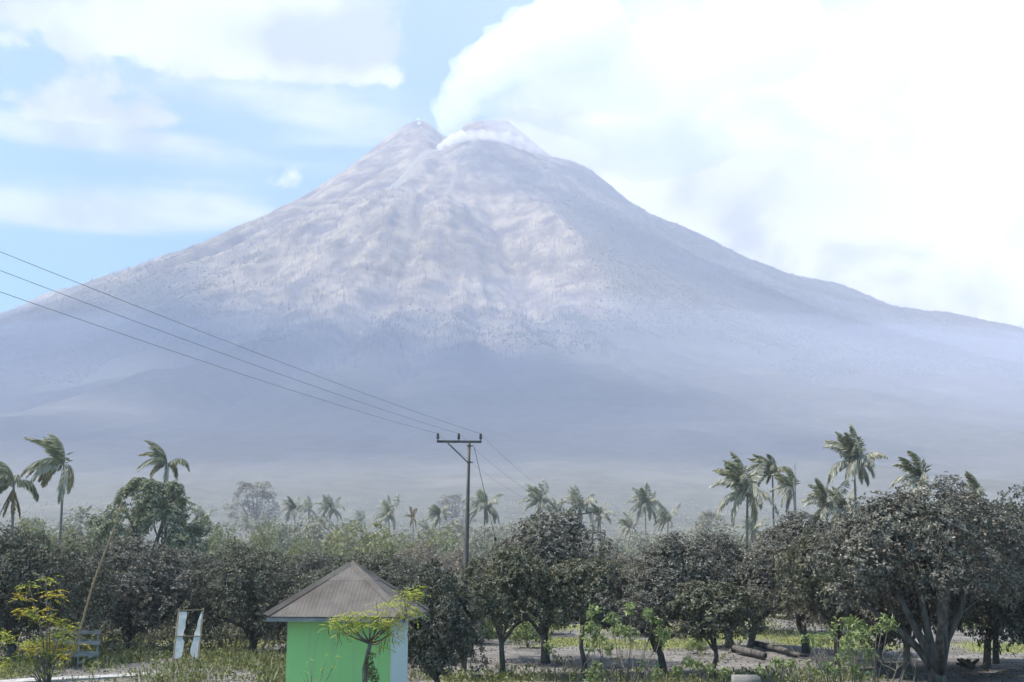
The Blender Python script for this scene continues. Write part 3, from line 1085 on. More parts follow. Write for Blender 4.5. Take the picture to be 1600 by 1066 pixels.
BU = {'g1': bush_proto(60, 3.4, 5.5, 26, 1300, .30, 'scrub_grey'), 'g2': bush_proto(61, 3.8, 6.5, 30, 1400, .32, 'scrub_grey'), 'y1': bush_proto(62, 3.2, 4.2, 26, 1300, .28, 'scrub_yellow'),
      'p1': bush_proto(63, 3.2, 3.6, 22, 1100, .26, 'scrub_pink'), 'd1': bush_proto(64, 3.0, 5.0, 24, 1200, .28, 'green_tree')}
bl = [('g1', 60, 808, 170, 90), ('g2', 125, 800, 230, 130), ('y1', 40, 826, 150, 70), ('g1', 170, 818, 160, 90), ('y1', 110, 838, 130, 60), ('g2', 325, 822, 180, 100), ('y1', 345, 836, 150, 60),
      ('g2', 420, 815, 200, 110), ('y1', 410, 832, 150, 50), ('g1', 455, 818, 180, 90), ('g2', 500, 812, 190, 120), ('g1', 545, 818, 200, 90), ('y1', 562, 828, 160, 120), ('d1', 480, 834, 140, 60),
      ('y1', 475, 850, 120, 50), ('g1', 640, 826, 200, 90), ('y1', 620, 845, 140, 70), ('p1', 655, 855, 130, 90), ('y1', 690, 838, 170, 80), ('g2', 700, 822, 220, 120), ('g1', 745, 836, 160, 80), ('p1', 720, 862, 120, 80),
      ('g1', 780, 822, 210, 90), ('d1', 372, 848, 100, 44), ('g2', 830, 815, 240, 110), ('g1', 960, 838, 180, 80), ('p1', 955, 862, 130, 70), ('g2', 1010, 836, 210, 100), ('g1', 1080, 828, 220, 110), ('g2', 1125, 822, 240, 130),
      ('g1', 1160, 842, 170, 80), ('g2', 1215, 830, 220, 100), ('g1', 1270, 822, 240, 90), ('y1', 1400, 805, 140, 60), ('g1', 1540, 800, 150, 120), ('p1', 1260, 935, 80, 60), ('y1', 1300, 940, 82, 60), ('y1', 720, 940, 74, 70), ('d1', 880, 955, 78, 50),
      ('y1', 1430, 950, 78, 60), ('p1', 1560, 955, 84, 70)]
words = {'g1': 'dusty grey-green bush', 'g2': 'tall dusty grey-green bush', 'y1': 'yellow-green bush', 'p1': 'dry pinkish bush', 'd1': 'dark green bush'}
cnt = {}
ordn = ['first', 'second', 'third', 'fourth', 'fifth', 'sixth', 'seventh', 'eighth', 'ninth', 'tenth', 'eleventh', 'twelfth', 'thirteenth', 'fourteenth', 'fifteenth', 'sixteenth', 'seventeenth']
for k, px, ptop, D, wpx in sorted(bl, key=lambda b: b[1]):
    p = at(px, 880, D)
    z = at(px, ptop, D).z
    me = BU[k][0]
    H = {'g1': 5.5, 'g2': 6.5, 'y1': 4.2, 'p1': 3.6, 'd1': 5.0}[k]
    W_ = {'g1': 6.8, 'g2': 7.6, 'y1': 6.4, 'p1': 6.4, 'd1': 6.0}[k]
    cnt[k] = cnt.get(k, 0) + 1
    s = wpx / F * D / W_
    place_tree('bush', BU[k], (p.x, p.y, -.05), px * .7, (s, s, z / H), '%s behind the grove, %s of its kind from the left' % (words[k], ordn[cnt[k] - 1]), 'bushes between grove and volcano', 'bush')
# ================================================================== the hut
def wall_paint(c, dirt):
    def f(q):
        tcn = q.n('ShaderNodeTexCoord')
        pos = tcn.outputs['Object']
        n1 = q.noise(q.vmul(pos, (1, 1, .35)), 1.6, 6, .6)
        n2 = q.noise(q.vmul(pos, (3, 3, .25)), 3.0, 5, .6)
        a = q.mix(q.m('MULTIPLY', q.smooth(n1, .45, .75), .35), (*c, 1), (*dirt, 1))
        return q.mix(q.m('MULTIPLY', q.smooth(n2, .5, .72), .38), a, (.30, .34, .27, 1))
    return f


M['green_wall'] = material('mint_green_plaster', wall_paint((.31, .61, .23), (.33, .53, .25)), .85, .15, bump=lambda q: (q.noise(q.n('ShaderNodeTexCoord').outputs['Object'], 30, 4), .25, .01))
M['blue_wall'] = material('pale_blue_plaster', wall_paint((.55, .66, .64), (.54, .61, .59)), .85, .15, bump=lambda q: (q.noise(q.n('ShaderNodeTexCoord').outputs['Object'], 30, 4), .25, .01))
M['roof'] = material('ash_dusted_roof_sheet', noisy((.078, .067, .06), (.135, .122, .112), 1.4, 8, .32, .68), .75, .2)
M['fascia'] = material('grey_fascia', noisy((.20, .21, .22), (.30, .31, .32), 3), .7, .2)
M['dark_gap'] = material('dark_timber', noisy((.05, .045, .04), (.09, .08, .07), 5), .9, .1)

HW, OV, ZE = 1.36, .50, 2.62           # half wall width, roof overhang, eave height
hc = at(550, 880, 31.4)
APEX = at(557, 880, 31.4).z
hut = empty('hut', (hc.x, hc.y, 0), R(-4.5))
tag(hut, 'small mint green hut with a grey pyramid roof and a pale blue side wall', 'hut')
WT_ = .12
for nm, mat, a, b in [('wall', 'green_wall', (-HW, -HW, -.3), (HW - .003, -HW + WT_, ZE + .12)),
                      ('wall', 'blue_wall', (HW - WT_, -HW + WT_ + .002, -.3), (HW, HW, ZE + .12)),
                      ('wall', 'green_wall', (-HW, HW - WT_, -.3), (HW - WT_ - .002, HW, ZE + .12)),
                      ('wall', 'blue_wall', (-HW, -HW + WT_ + .002, -.3), (-HW + WT_, HW - WT_ - .002, ZE + .12))]:
    w_ = MB().box(a, b).build(nm, M[mat], hut)
    w_['label'] = 'mint green wall' if mat == 'green_wall' else 'pale blue wall'
E = HW + OV
RISE = APEX - ZE


def slope_sheet(t0, t1, lift, rot):
    """corrugated sheet of one roof face between slope fractions t0..t1 (0 eave, 1 apex)"""
    V, Fq = [], []
    pitch = .026
    n = int(2 * E / pitch)
    for i in range(n + 1):
        x = -E + 2 * E * i / n
        z = (.0016 if i % 4 in (0, 1) else -.0016)
        tm = 1 - abs(x) / E
        b0, b1 = min(t0, tm), min(t1, tm)
        for t in (b0, b1):
            V.append(Vector((x, -E * (1 - t), ZE + RISE * t + z * 1.2 + lift)))
        for t in (b0, b1):
            V.append(Vector((x, -E * (1 - t), ZE + RISE * t + z * 1.2 + lift - .012)))
    for i in range(n):
        a, b = i * 4, i * 4 + 4
        Fq += [(a, b, b + 1, a + 1), (a + 2, a + 3, b + 3, b + 2), (a, a + 2, b + 2, b), (a + 1, b + 1, b + 3, a + 3)]
    m = Matrix.Rotation(rot, 3, 'Z')
    return MB().add([m @ v for v in V], Fq)


for k in range(4):
    slope_sheet(0, .66, .02, k * math.pi / 2).build('roof_sheet', M['roof'], hut)
    slope_sheet(.64, 1, .030, k * math.pi / 2).build('roof_sheet', M['roof'], hut)
    # hip cap over each hip: folded strip
    m = Matrix.Rotation(k * math.pi / 2, 3, 'Z')
    V = []
    N = 14
    for i in range(N + 1):
        t = i / N
        c = Vector((E * (1 - t) * 1.012, -E * (1 - t) * 1.012, ZE + RISE * t + .062))
        wv = .15
        dr = wv * RISE / E
        V += [c + Vector((-wv, 0, -.028)) if t < .999 else c, c + Vector((0, 0, .03)), c + Vector((0, wv, -.028)) if t < .999 else c]
    Fq = []
    for i in range(N):
        a = i * 3
        Fq += [(a, a + 3, a + 4, a + 1), (a + 1, a + 4, a + 5, a + 2)]
    MB().add([m @ v for v in V], Fq).build('ridge_cap', M['roof'], hut)
    # fascia and gutter board
    a, b = m @ Vector((-E + .06, -E + .07, ZE - .055)), m @ Vector((E - .09, -E + .07, ZE - .055))
    MB().bar(a, b, .03, .10).build('fascia', M['fascia'], hut)
    a, b = m @ Vector((-HW, -HW - .22, ZE - .02)), m @ Vector((HW, -HW - .22, ZE - .02))
    MB().bar(a, b, .40, .02).build('soffit', M['dark_gap'], hut)

# ================================================================== utility pole and wires
M['steel'] = material('weathered_steel_pole', noisy((.065, .06, .054), (.12, .11, .10), 3, 5, .3, .7, (1, 1, .2)), .6, .3)
M['insul'] = material('brown_insulator', noisy((.03, .025, .02), (.06, .05, .045), 5), .35, .5)
M['wire'] = material('wire', noisy((.09, .09, .10), (.12, .12, .13), 5), .6, .3)


def utility_pole(foot, top, xl, xr, label, thick=1.0, brace=True):
    """xl/xr: crossarm end points"""
    e = empty('utility_pole', foot)
    f0 = Vector(foot)
    t = Vector(top) - f0
    mb = MB()
    mb.tube([Vector((0, 0, -.4)), t * .35, t * .36, t * .7, t * .71, t], [.105 * thick, .1 * thick, .088 * thick, .082 * thick, .07 * thick, .062 * thick], 12)
    mb.build('shaft', M['steel'], e, True)
    l, r = Vector(xl) - f0, Vector(xr) - f0
    mb = MB()
    d = (r - l).normalized()
    off = Vector((0, -.10, 0))
    mb.bar(l + off, r + off, .06, .09)
    mb.build('crossarm', M['steel'], e)
    tips = []
    for s in (.02, .49, .98):
        c = l.lerp(r, s) + off + Vector((0, 0, .05))
        pin = MB().tube([c - Vector((0, 0, .02)), c + Vector((0, 0, .06))], [.018, .018], 8)
        mb = MB()
        zz = [.05, .07, .10, .115, .15, .165, .20, .215, .245, .26, .27]
        rr2 = [.045, .065, .065, .045, .062, .042, .058, .038, .05, .045, .02]
        mb.tube([c + Vector((0, 0, q)) for q in zz], rr2, 10)
        io = mb.build('insulator', M['insul'], e, True)
        pin.build('pin', M['steel'], io)
        tips.append(f0 + c + Vector((0, 0, .255)))
    if brace:
        a = l.lerp(r, .24) + off + Vector((0, .03, -.05)); b = t + Vector((-.06, -.08, -.74))
        MB().bar(a, b, .045, .045).build('brace', M['steel'], e)
        for z in (-.74, -.12):
            mb = MB()
            c = t + Vector((0, 0, z))
            mb.tube([c - Vector((0, 0, .03)), c + Vector((0, 0, .03))], [.088, .088], 12)
            mb.bar(c + Vector((.05, 0, 0)), c + Vector((.17, 0, 0)), .03, .03)
            mb.build('clamp', M['steel'], e)
    tag(e, label, 'utility pole', 'utility poles')
    return tips


f1 = on_ground(724.5, 1053)
D1 = f1.y
tips1 = utility_pole(f1, at(733, 692, D1), at(683, 690.5, D1), at(752.5, 691, D1 - .2), 'grey-brown utility pole with a three-insulator crossarm right of the hut')
D2 = 78.0
f2 = at(925, 880, D2); f2.z = 0
tips2 = utility_pole(f2, at(926, 801, D2), at(898, 805, D2), at(935, 799.5, D2 + .5), 'distant utility pole with a tilted crossarm among the pale palms', .9, False)


def wire(a, b, sag, r, label, group):
    mb = MB()
    n = 24
    mb.tube([Vector(a).lerp(Vector(b), i / n) - Vector((0, 0, sag * 4 * (i / n) * (1 - i / n))) for i in range(n + 1)], r, 5)
    o = mb.build('power_line', M['wire'], None, True)
    tag(o, label, 'power line', group)


nm3 = ['lowest', 'middle', 'highest']
for i, (tp, yl) in enumerate(zip(tips1, (440, 407, 378))):
    q = at(0, yl, 16.5 + (i - 1) * .3)
    far_end = Vector(tp) + (q - Vector(tp)) * 1.45
    wire(tp, far_end + Vector((0, 0, .05)), .22, .0045, '%s of the three wires running from the pole out at the left edge' % nm3[i], 'wires to the left')
for i in range(3):
    wire(tips1[i], tips2[i], .85, .004, '%s wire sagging from the near pole to the distant pole' % ['left', 'middle', 'right'][i], 'wires between the two poles')
ga_, gb_ = at(741, 699, D1), at(812, 900, D1 + 14)
gb_.z = 0
mb = MB()
mb.tube([ga_, gb_], .011, 5)
o = mb.build('guy_wire', M['wire'])
tag(o, 'dark guy wire slanting down to the right behind the near utility pole', 'guy wire')
d = (gb_ - ga_)
mid = ga_ + d * .40
MB().tube([mid - d.normalized() * .13, mid - d.normalized() * .08, mid + d.normalized() * .08, mid + d.normalized() * .13], [.02, .055, .055, .02], 8).build('insulator', M['insul'], o, True)

# ================================================================== small things at the left
M['bamboo'] = material('dry_bamboo', noisy((.22, .16, .095), (.33, .26, .17), 4, 4, .3, .7, (3, 3, 1)), .7, .2)
M['plank'] = material('weathered_plank', noisy((.27, .26, .245), (.42, .405, .385), 7, 5, .3, .7, (.6, .6, 3)), .9, .1)
M['sheet'] = material('torn_white_sheet', noisy((.50, .51, .51), (.64, .64, .63), 3, 5), .7, .2)
M['frame_wood'] = material('brown_frame_wood', noisy((.28, .21, .13), (.38, .30, .20), 6), .85, .1)
# bamboo pole
Db = 43.5
pa = on_ground(103, 1043); pb = at(192, 778, 44.5)
mb = MB()
N = 26
path, rad = [], []
for i in range(N + 1):
    t = i / N
    c = pa.lerp(pb, t) + Vector((0, 0, -.10 * math.sin(math.pi * t))) + Vector((.05 * math.sin(t * 9), 0, 0))
    path.append(c)
    rad.append(.055 * (1 - .62 * t) * (1.25 if i % 2 else .95))
mb.tube(path, rad, 7)
tag(mb.build('bamboo_pole', M['bamboo'], None, True), 'long dry bamboo pole leaning up against the pale cashew tree', 'bamboo pole')

# slatted pen corner
pc = on_ground(121, 1040)
pen = empty('slatted_rack', (pc.x, pc.y, 0))
tag(pen, 'small weathered slatted plank rack behind the yellow shrub', 'rack')
cr, cl = Vector((.55, .55, 0)), Vector((-1.25, .75, 0))
back = Vector((-.7, 1.3, 0))
for c in (Vector((0, 0, 0)), cr, cl, back):
    MB().bar(c + Vector((0, 0, -.2)), c + Vector((0, 0, 1.32)), .055, .055, (0, 1, 0)).build('post', M['plank'], pen)
rs = np.random.RandomState(9)
for z in (.42, .86, 1.26):
    for a, b in ((Vector((0, 0, 0)), cr), (Vector((0, 0, 0)), cl), (cr, back), (cl, back)):
        j = rs.normal(0, .02, 2)
        n_ = Vector((b - a).cross(Vector((0, 0, 1)))).normalized() * (-.045 if a.length < .01 else .045)
        MB().bar(a + n_ * (-1 if b is cr else 1) + Vector((0, 0, z + j[0])) - (b - a) * .05, b + n_ * (-1 if b is cr else 1) + Vector((0, 0, z + j[1])) + (b - a) * .05, .028, .15).build('slat', M['plank'], pen)
MB().bar(Vector((.0, -.06, .05)), Vector((.52, .42, .40)), .03, .08).build('slat', M['plank'], pen)

# leaning frame with torn white sheet
Df = on_ground(300, 1044).y
fr0 = at(300, 1044, Df)
frm = empty('torn_banner_frame', (fr0.x, fr0.y, 0))
tag(frm, 'leaning wooden banner frame with a torn white sheet', 'banner frame')


def L2(px, py, dd=0.0):
    # the frame leans away from the camera towards its top
    q = at(px, py, Df + (1044 - py) / 90 * .35 + dd)
    return q - Vector((fr0.x, fr0.y, 0))


tl, tr, bl_, br_ = L2(279.5, 954), L2(317, 952.5), L2(270.5, 1030), L2(309, 1030)
for a, b in ((L2(269, 1046), L2(280, 951)), (L2(307.5, 1053), L2(317.5, 950))):
    MB().bar(a, b, .065, .065, (0, 1, 0)).build('upright', M['frame_wood'], frm)
for a, b in ((tl, tr), (bl_, br_), (L2(275, 994), L2(313, 994))):
    MB().bar(a + Vector((0, -.04, 0)), b + Vector((0, -.04, 0)), .035, .035).build('crossbar', M['frame_wood'], frm)


def torn(pts_l, pts_r, dd):
    """strip of sheet between two ragged edges, with slight billow and thickness"""
    V, Fq = [], []
    for (a, b) in zip(pts_l, pts_r):
        for s in (0, .35, .7, 1):
            px = a[0] * (1 - s) + b[0] * s
            py = a[1] * (1 - s) + b[1] * s
            bil = .015 * math.sin(py * .16 + s * 2.2) * s
            V.append(L2(px, py, dd + bil))
    n = len(V)
    V += [v + Vector((0, .006, 0)) for v in V]
    r_ = len(pts_l)
    for i in range(r_ - 1):
        for j in range(3):
            a = i * 4 + j
            Fq.append((a, a + 1, a + 5, a + 4))
            Fq.append((n + a, n + a + 4, n + a + 5, n + a + 1))
    return MB().add(V, Fq)


torn([(280, 956), (279, 964), (278, 972), (277, 982), (275.5, 990), (275, 998), (274, 1008), (272, 1018), (271, 1029)],
     [(292, 956), (292, 963), (290, 972), (289.5, 981), (286, 990), (285, 997), (288, 1004), (286, 1016), (283, 1029)], -.03).build('torn_sheet', M['sheet'], frm, True)
torn([(315, 955), (312, 963), (309, 972), (308, 980), (304, 988), (303, 995), (300, 1006), (297, 1016), (299, 1026), (298, 1036)],
     [(316.5, 955), (315.5, 963), (314.5, 972), (314, 980), (313, 988), (312.5, 995), (311.5, 1006), (310.5, 1016), (309, 1026), (303, 1038)], -.03).build('torn_sheet', M['sheet'], frm, True)

# white litter beside the hut: crumpled sheet
rs = np.random.RandomState(12)
p = on_ground(440, 1036)
bm = bmesh.new()
bmesh.ops.create_grid(bm, x_segments=9, y_segments=7, size=.5, matrix=Matrix.Diagonal((.85, .55, 1, 1)))
for v in bm.verts:
    v.co.z = .18 + rs.uniform(-.1, .16) - .25 * v.co.length ** 2
me = bpy.data.meshes.new('plastic_sheet'); bm.to_mesh(me); bm.free()
me.materials.append(M['lane'])
o = mesh_obj('plastic_sheet', me)
o.location = (p.x, p.y, .02)
sm = o.modifiers.new('thickness', 'SOLIDIFY'); sm.thickness = .01
tag(o, 'crumpled white plastic sheet in the weeds left of the hut', 'plastic sheet')

# ================================================================== fallen logs under the grove
def log(name, pts, rads, label):
    mb = MB()
    mb.tube(pts, rads, 10)
    o = mb.build(name, M['bark'], None, True)
    tag(o, label, 'log', 'fallen logs')


def gp(px, py, z):
    v = on_ground(px, py); v.z = z
    return v


log('fallen_log', [gp(1148, 1022, .28), gp(1165, 1026, .22), gp(1180, 1028, .2), gp(1194, 1031, .17)], [.12, .17, .15, .15], 'short thick cut log lying at the foot of the leaning cashew tree')
log('fallen_branch', [gp(1182, 1017, .32), gp(1205, 1020, .24), gp(1225, 1023, .2), gp(1242, 1027, .12), gp(1262, 1028, .1)], [.14, .14, .12, .1, .05], 'long thin fallen branch right of the short thick log')
# crooked grey trunk rising from the logs
log('crooked_trunk', [gp(1170, 1019, .0), gp(1176, 1017, .55), gp(1182, 1017, 1.15), gp(1177, 1017, 1.9), gp(1166, 1017, 2.6), gp(1158, 1017, 3.4)], [.17, .15, .15, .13, .11, .08], 'crooked pale grey trunk rising behind the fallen logs')
log('leaning_trunk', [gp(1148, 1021, .1), gp(1138, 1020, .75), gp(1128, 1020, 1.5), gp(1118, 1020, 2.4)], [.15, .14, .12, .09], 'dark trunk leaning left out of the fallen logs')
# dark stump heap
p = on_ground(1524, 1046)
mb = MB()
rs = np.random.RandomState(31)
for i in range(9):
    a = rs.uniform(0, 6.28)
    q = Vector((rs.normal(0, .3), rs.normal(0, .2), .1))
    mb.tube([q, q + Vector((math.cos(a) * .5, math.sin(a) * .3, rs.uniform(.05, .3)))], [.09, .05], 6)
o = mb.build('brushwood_heap', M['dark_gap'], None, True)
o.location = (p.x, p.y, 0)
tag(o, 'small dark heap of brushwood on the ash at the right', 'brushwood')

# concrete post whose rounded top shows at the lower edge
M['post'] = material('pale_concrete_post', noisy((.15, .143, .135), (.21, .20, .19), 5), .9, .1)
Dp = 11.5
pt = at(1165, 1056, Dp)
bm = bmesh.new()
bmesh.ops.create_cube(bm, size=1)
for v in bm.verts:
    top_ = v.co.z > 0
    v.co.x *= .54 if top_ else .95
    v.co.y *= .54 if top_ else .95
    v.co.z = pt.z if top_ else -.2
bmesh.ops.bevel(bm, geom=[e for e in bm.edges], offset=.15, segments=6, affect='EDGES')
me = bpy.data.meshes.new('concrete_post'); bm.to_mesh(me); bm.free()
me.polygons.foreach_set('use_smooth', [True] * len(me.polygons))
me.materials.append(M['post'])
o = mesh_obj('concrete_post', me)
o.location = (pt.x, pt.y, 0)
tag(o, 'rounded pale concrete post top at the lower edge, right of centre', 'post')

# ================================================================== young trees and shrubs in front
M['moringa'] = material('yellow_green_leaflet', island_ramp([(0, (.17, .24, .035)), (.5, (.28, .34, .05)), (.85, (.42, .42, .07)), (1, (.48, .38, .08))]), .8, .2, .3)
M['moringa_y'] = material('golden_leaflet', island_ramp([(0, (.26, .30, .04)), (.45, (.48, .44, .05)), (.85, (.58, .44, .05)), (1, (.58, .34, .05))]), .8, .2, .3)
M['sapling'] = material('fresh_green_leaf', island_ramp([(0, (.12, .17, .06)), (.5, (.21, .27, .10)), (.85, (.32, .37, .16)), (1, (.42, .42, .32))]), .7, .25, .3)
M['weed'] = material('weed_leaf', island_ramp([(0, (.08, .10, .035)), (.5, (.17, .195, .075)), (.85, (.27, .28, .13)), (1, (.36, .345, .26))]), .85, .15, .25)
M['pod'] = material('dry_pod', island_ramp([(0, (.08, .06, .035)), (1, (.17, .13, .08))]), .8, .1)
M['stem'] = material('grey_brown_stem', noisy((.12, .105, .09), (.20, .18, .155), 6), .9, .1)


def sprays(name, seed, centres, n_per, rad, flat, leaflets, L, mat, parent, spread=.28):
    """feathery compound leaves around twig tips"""
    rs_ = np.random.RandomState(seed)
    C = np.array([tuple(c) for c in centres])
    n = len(C) * n_per
    base = np.repeat(C, n_per, 0) + rs_.normal(0, 1, (n, 3)) * np.array([rad, rad, rad * flat])
    d = unit(rs_.normal(0, 1, (n, 3)) * np.array([1, 1, .35]) + np.array([0, 0, .05]))
    B, Dd, Sd, Nn = [], [], [], []
    up = np.array([0, 0, 1.0])
    sd = unit(np.cross(d, up))
    for i in range(leaflets):
        t = (i + 1) / leaflets
        for sg in (1, -1):
            q = base + d * (t * spread) + np.array([0, 0, -.25]) * (t * t * spread)
            dl = unit(sd * sg + d * .5 + np.array([0, 0, -.3]) + rs_.normal(0, .12, (n, 3)))
            B.append(q); Dd.append(dl)
            s2 = unit(np.cross(dl, up + rs_.normal(0, .2, (n, 3))))
            Sd.append(s2); Nn.append(unit(np.cross(s2, dl)))
    B, Dd, Sd, Nn = [np.concatenate(a) for a in (B, Dd, Sd, Nn)]
    Ls = L * rs_.uniform(.7, 1.2, len(B))
    V, Fc = kites(B, Dd, Sd, Nn, Ls, Ls * .55, .05, 0)
    return mesh_obj(name, np_mesh(name, V, Fc, M[mat]), None, parent)


def rel(px, py, D, o):
    return at(px, py, D) - o


# feathery tree before the hut
Dm = 28.3
o0 = at(573, 1066, Dm); o0.z = 0
mor = empty('feathery_tree', o0)
tag(mor, 'young feathery yellow-green tree with hanging pods in front of the hut', 'tree')
mb = MB()
fork = rel(578, 1006, Dm, o0)
mb.tube([Vector((0, 0, -.2)), rel(570, 1066, Dm, o0), rel(570, 1045, Dm, o0), rel(574, 1025, Dm, o0), fork], [.075, .066, .07, .056, .05], 9)
tips = []
for (px, py, dd) in [(548, 975, -.2), (532, 968, -.4), (560, 965, .3), (578, 960, -.1), (592, 966, .2), (606, 972, -.3), (616, 985, .1), (600, 1000, -.35), (640, 940, .35), (655, 930, .3), (628, 950, .5), (612, 955, .4), (520, 976, .1), (600, 950, .5)]:
    e_ = rel(px, py, Dm + dd, o0)
    md = fork.lerp(e_, .5) + Vector((0, 0, -.06))
    mb.tube([fork, md, e_], [.03, .02, .008], 5)
    tips.append(e_)
mb.build('trunk', M['stem'], mor, True)
cen = []
rs = np.random.RandomState(77)
for (px, py) in [(545, 964), (530, 966), (558, 960), (572, 963), (585, 960), (598, 964), (540, 978), (560, 976), (578, 974), (595, 978), (610, 980), (618, 990), (603, 1006), (524, 972), (520, 980), (612, 968), (550, 970), (588, 970), (622, 976), (566, 984), (535, 986), (606, 992),
                 (602, 944), (612, 950), (624, 946), (636, 940), (648, 928), (655, 934), (640, 952), (632, 926), (626, 958), (645, 958), (652, 918), (640, 932)]:
    cen.append(rel(px, py, Dm + rs.normal(0, .28), o0))
mcrown = sprays('crown', 78, cen, 10, .11, .5, 6, .07, 'moringa', mor)
for i in range(40):
    c = cen[rs.randint(len(cen))]
    q = Vector(c) + Vector(rs.normal(0, .1, 3))
    l_ = rs.uniform(.18, .42)
    MB().tube([q, q + Vector((rs.normal(0, .02), rs.normal(0, .02), -l_ * .5)), q + Vector((rs.normal(0, .04), 0, -l_))], [.008, .011, .004], 4).build('seed_pod', M['pod'], mcrown)
# leafy climber on the trunk
cen = [rel(583, 1066 - i * 6, Dm - .1, o0) + Vector((.03 * math.sin(i * 2), 0, 0)) for i in range(7)]
cl_o = empty('climber', o0)
tag(cl_o, 'dark leafy climber hanging beside the feathery tree trunk', 'climber')
MB().tube([rel(582, 1085, Dm - .05, o0)] + cen[::2], .008, 5).build('stem', M['stem'], cl_o)
lp = [(c.x, c.y, c.z, .11) for c in cen]
mesh_obj('leaves', crown_mesh('leaves', 79, lp, 70, 4, .10, .07, M['weed'], .2), None, cl_o)

# sparse bare-stemmed shrub before the hut
o0 = at(490, 1066, 28.8); o0.z = 0
sh = empty('bare_shrub', o0)
tag(sh, 'thin bare-stemmed shrub with a few tiny leaves in front of the green wall', 'shrub')
mb = MB()
tp = []
for (px, py) in [(485, 1031), (512, 1023), (530, 1026), (478, 1050), (505, 1045), (497, 1060), (475, 1062), (520, 1042)]:
    e_ = rel(px, py, 28.8 + rs.normal(0, .12), o0)
    mb.tube([Vector((0, 0, .1)), Vector((e_.x * .4, e_.y * .4, e_.z * .6)), e_], [.016, .012, .005], 5)
    tp.append(e_)
mb.build('stem', M['stem'], sh, True)
sprays('leaves', 80, tp, 3, .03, .8, 3, .045, 'moringa', sh, .08)

# golden shrub at the lower left
Dg = 37.5
o0 = at(74, 1066, Dg); o0.z = 0
gs = empty('golden_shrub', o0)
tag(gs, 'golden and yellow-green feathery shrub at the lower left', 'shrub')
mb = MB()
cg, cy2 = [], []
for (px, py, y_) in [(30, 933, 1), (45, 915, 0), (80, 925, 1), (92, 930, 1), (72, 905, 0), (40, 955, 1), (52, 960, 0), (68, 955, 1), (75, 965, 1), (90, 968, 0), (98, 976, 1), (108, 978, 0), (110, 985, 1), (95, 990, 0), (35, 1005, 0), (42, 1012, 1), (15, 998, 0), (10, 990, 0),
                   (65, 1000, 0), (72, 1005, 1), (82, 1012, 1), (92, 1015, 1), (105, 1013, 1), (112, 1010, 1), (60, 1008, 1), (20, 1028, 0), (8, 1040, 0), (45, 1020, 0), (75, 1018, 0), (98, 1024, 1), (85, 998, 0), (100, 1000, 0), (76, 1050, 0)]:
    e_ = rel(px, py, Dg + rs.normal(0, .3), o0)
    (cy2 if y_ else cg).append(e_)
    if rs.rand() < .6:
        mb.tube([Vector((rs.normal(0, .06), 0, -.1)), Vector((e_.x * .35 + rs.normal(0, .05), e_.y * .5, e_.z * .5)), e_], [.035, .022, .007], 5)
mb.build('stem', M['stem'], gs, True)
sprays('green_leaves', 81, cg, 12, .14, .5, 6, .085, 'moringa', gs)
sprays('golden_leaves', 82, cy2, 12, .14, .5, 6, .085, 'moringa_y', gs)


# light green saplings
def sapling(px, D, stems, label, seed, dry=6):
    rs_ = np.random.RandomState(seed)
    o0_ = at(px, 1066, D); o0_.z = float(gz(o0_.x, o0_.y))
    e = empty('sapling', o0_)
    tag(e, label, 'sapling', 'light green saplings')
    mb_ = MB()
    lp_ = []
    for (qx, qy, rr0) in stems:
        e_ = at(qx, qy, D + rs_.normal(0, .35)) - o0_
        b_ = Vector((e_.x * .55 + rs_.normal(0, .1), e_.y * .4, -.1))
        mb_.tube([b_, b_.lerp(e_, .5) + Vector(rs_.normal(0, .05, 3)), e_], [.022, .016, .006], 5)
        lp_.append((e_.x, e_.y, e_.z, rr0))
    for i in range(dry):
        a = rs_.uniform(-1, 1)
        b_ = Vector((rs_.normal(0, .7), rs_.normal(0, .3), 0))
        h_ = rs_.uniform(.6, 1.7)
        mb_.tube([b_, b_ + Vector((a * .3, 0, h_ * .6)), b_ + Vector((a * .9, 0, h_))], [.014, .011, .004], 4)
    mb_.build('stem', M['stem'], e, True)
    mesh_obj('leaves', crown_mesh('leaves', seed, lp_, int(15 * len(lp_)), 5, .17, .075, M['sapling'], .1, .5, (60, 125)), None, e)


sapling(960, 37.0, [(930, 960, .28), (925, 985, .3), (958, 968, .24), (985, 955, .22), (1012, 962, .25), (1020, 975, .22), (968, 985, .28), (940, 1000, .3), (985, 990, .24), (925, 1010, .3), (955, 1015, .28), (1030, 995, .26), (1035, 990, .2), (1000, 1040, .2), (935, 1045, .3), (925, 1060, .3), (1020, 1050, .24)], 'light green sapling clump left of the round cashew tree', 201, 14)
sapling(1330, 35.5, [(1308, 985, .28), (1290, 998, .26), (1330, 975, .24), (1345, 985, .28), (1380, 972, .26), (1388, 978, .22), (1340, 1000, .32), (1325, 1015, .3), (1352, 1022, .28), (1318, 1030, .3), (1280, 1005, .22), (1370, 985, .2), (1300, 1045, .3), (1345, 1048, .3), (1262, 1000, .18)], 'light green sapling clump left of the thick forked trunk', 202, 14)
sapling(864, 40.0, [(860, 1010, .2), (868, 1015, .16)], 'tiny sapling with a few yellowish leaves beside the stout leaning trunk', 203, 1)
sapling(1245, 37.4, [(1235, 1042, .26), (1255, 1046, .28), (1215, 1040, .22), (1190, 1048, .2), (1270, 1052, .2)], 'low bright green weed clump below the fallen branch', 204, 4)
sapling(1108, 38.0, [(1090, 1040, .16), (1075, 1035, .18), (1105, 1045, .16), (1060, 1050, .16), (1130, 1052, .15)], 'sparse low green weeds right of the round cashew tree trunk', 205, 5)

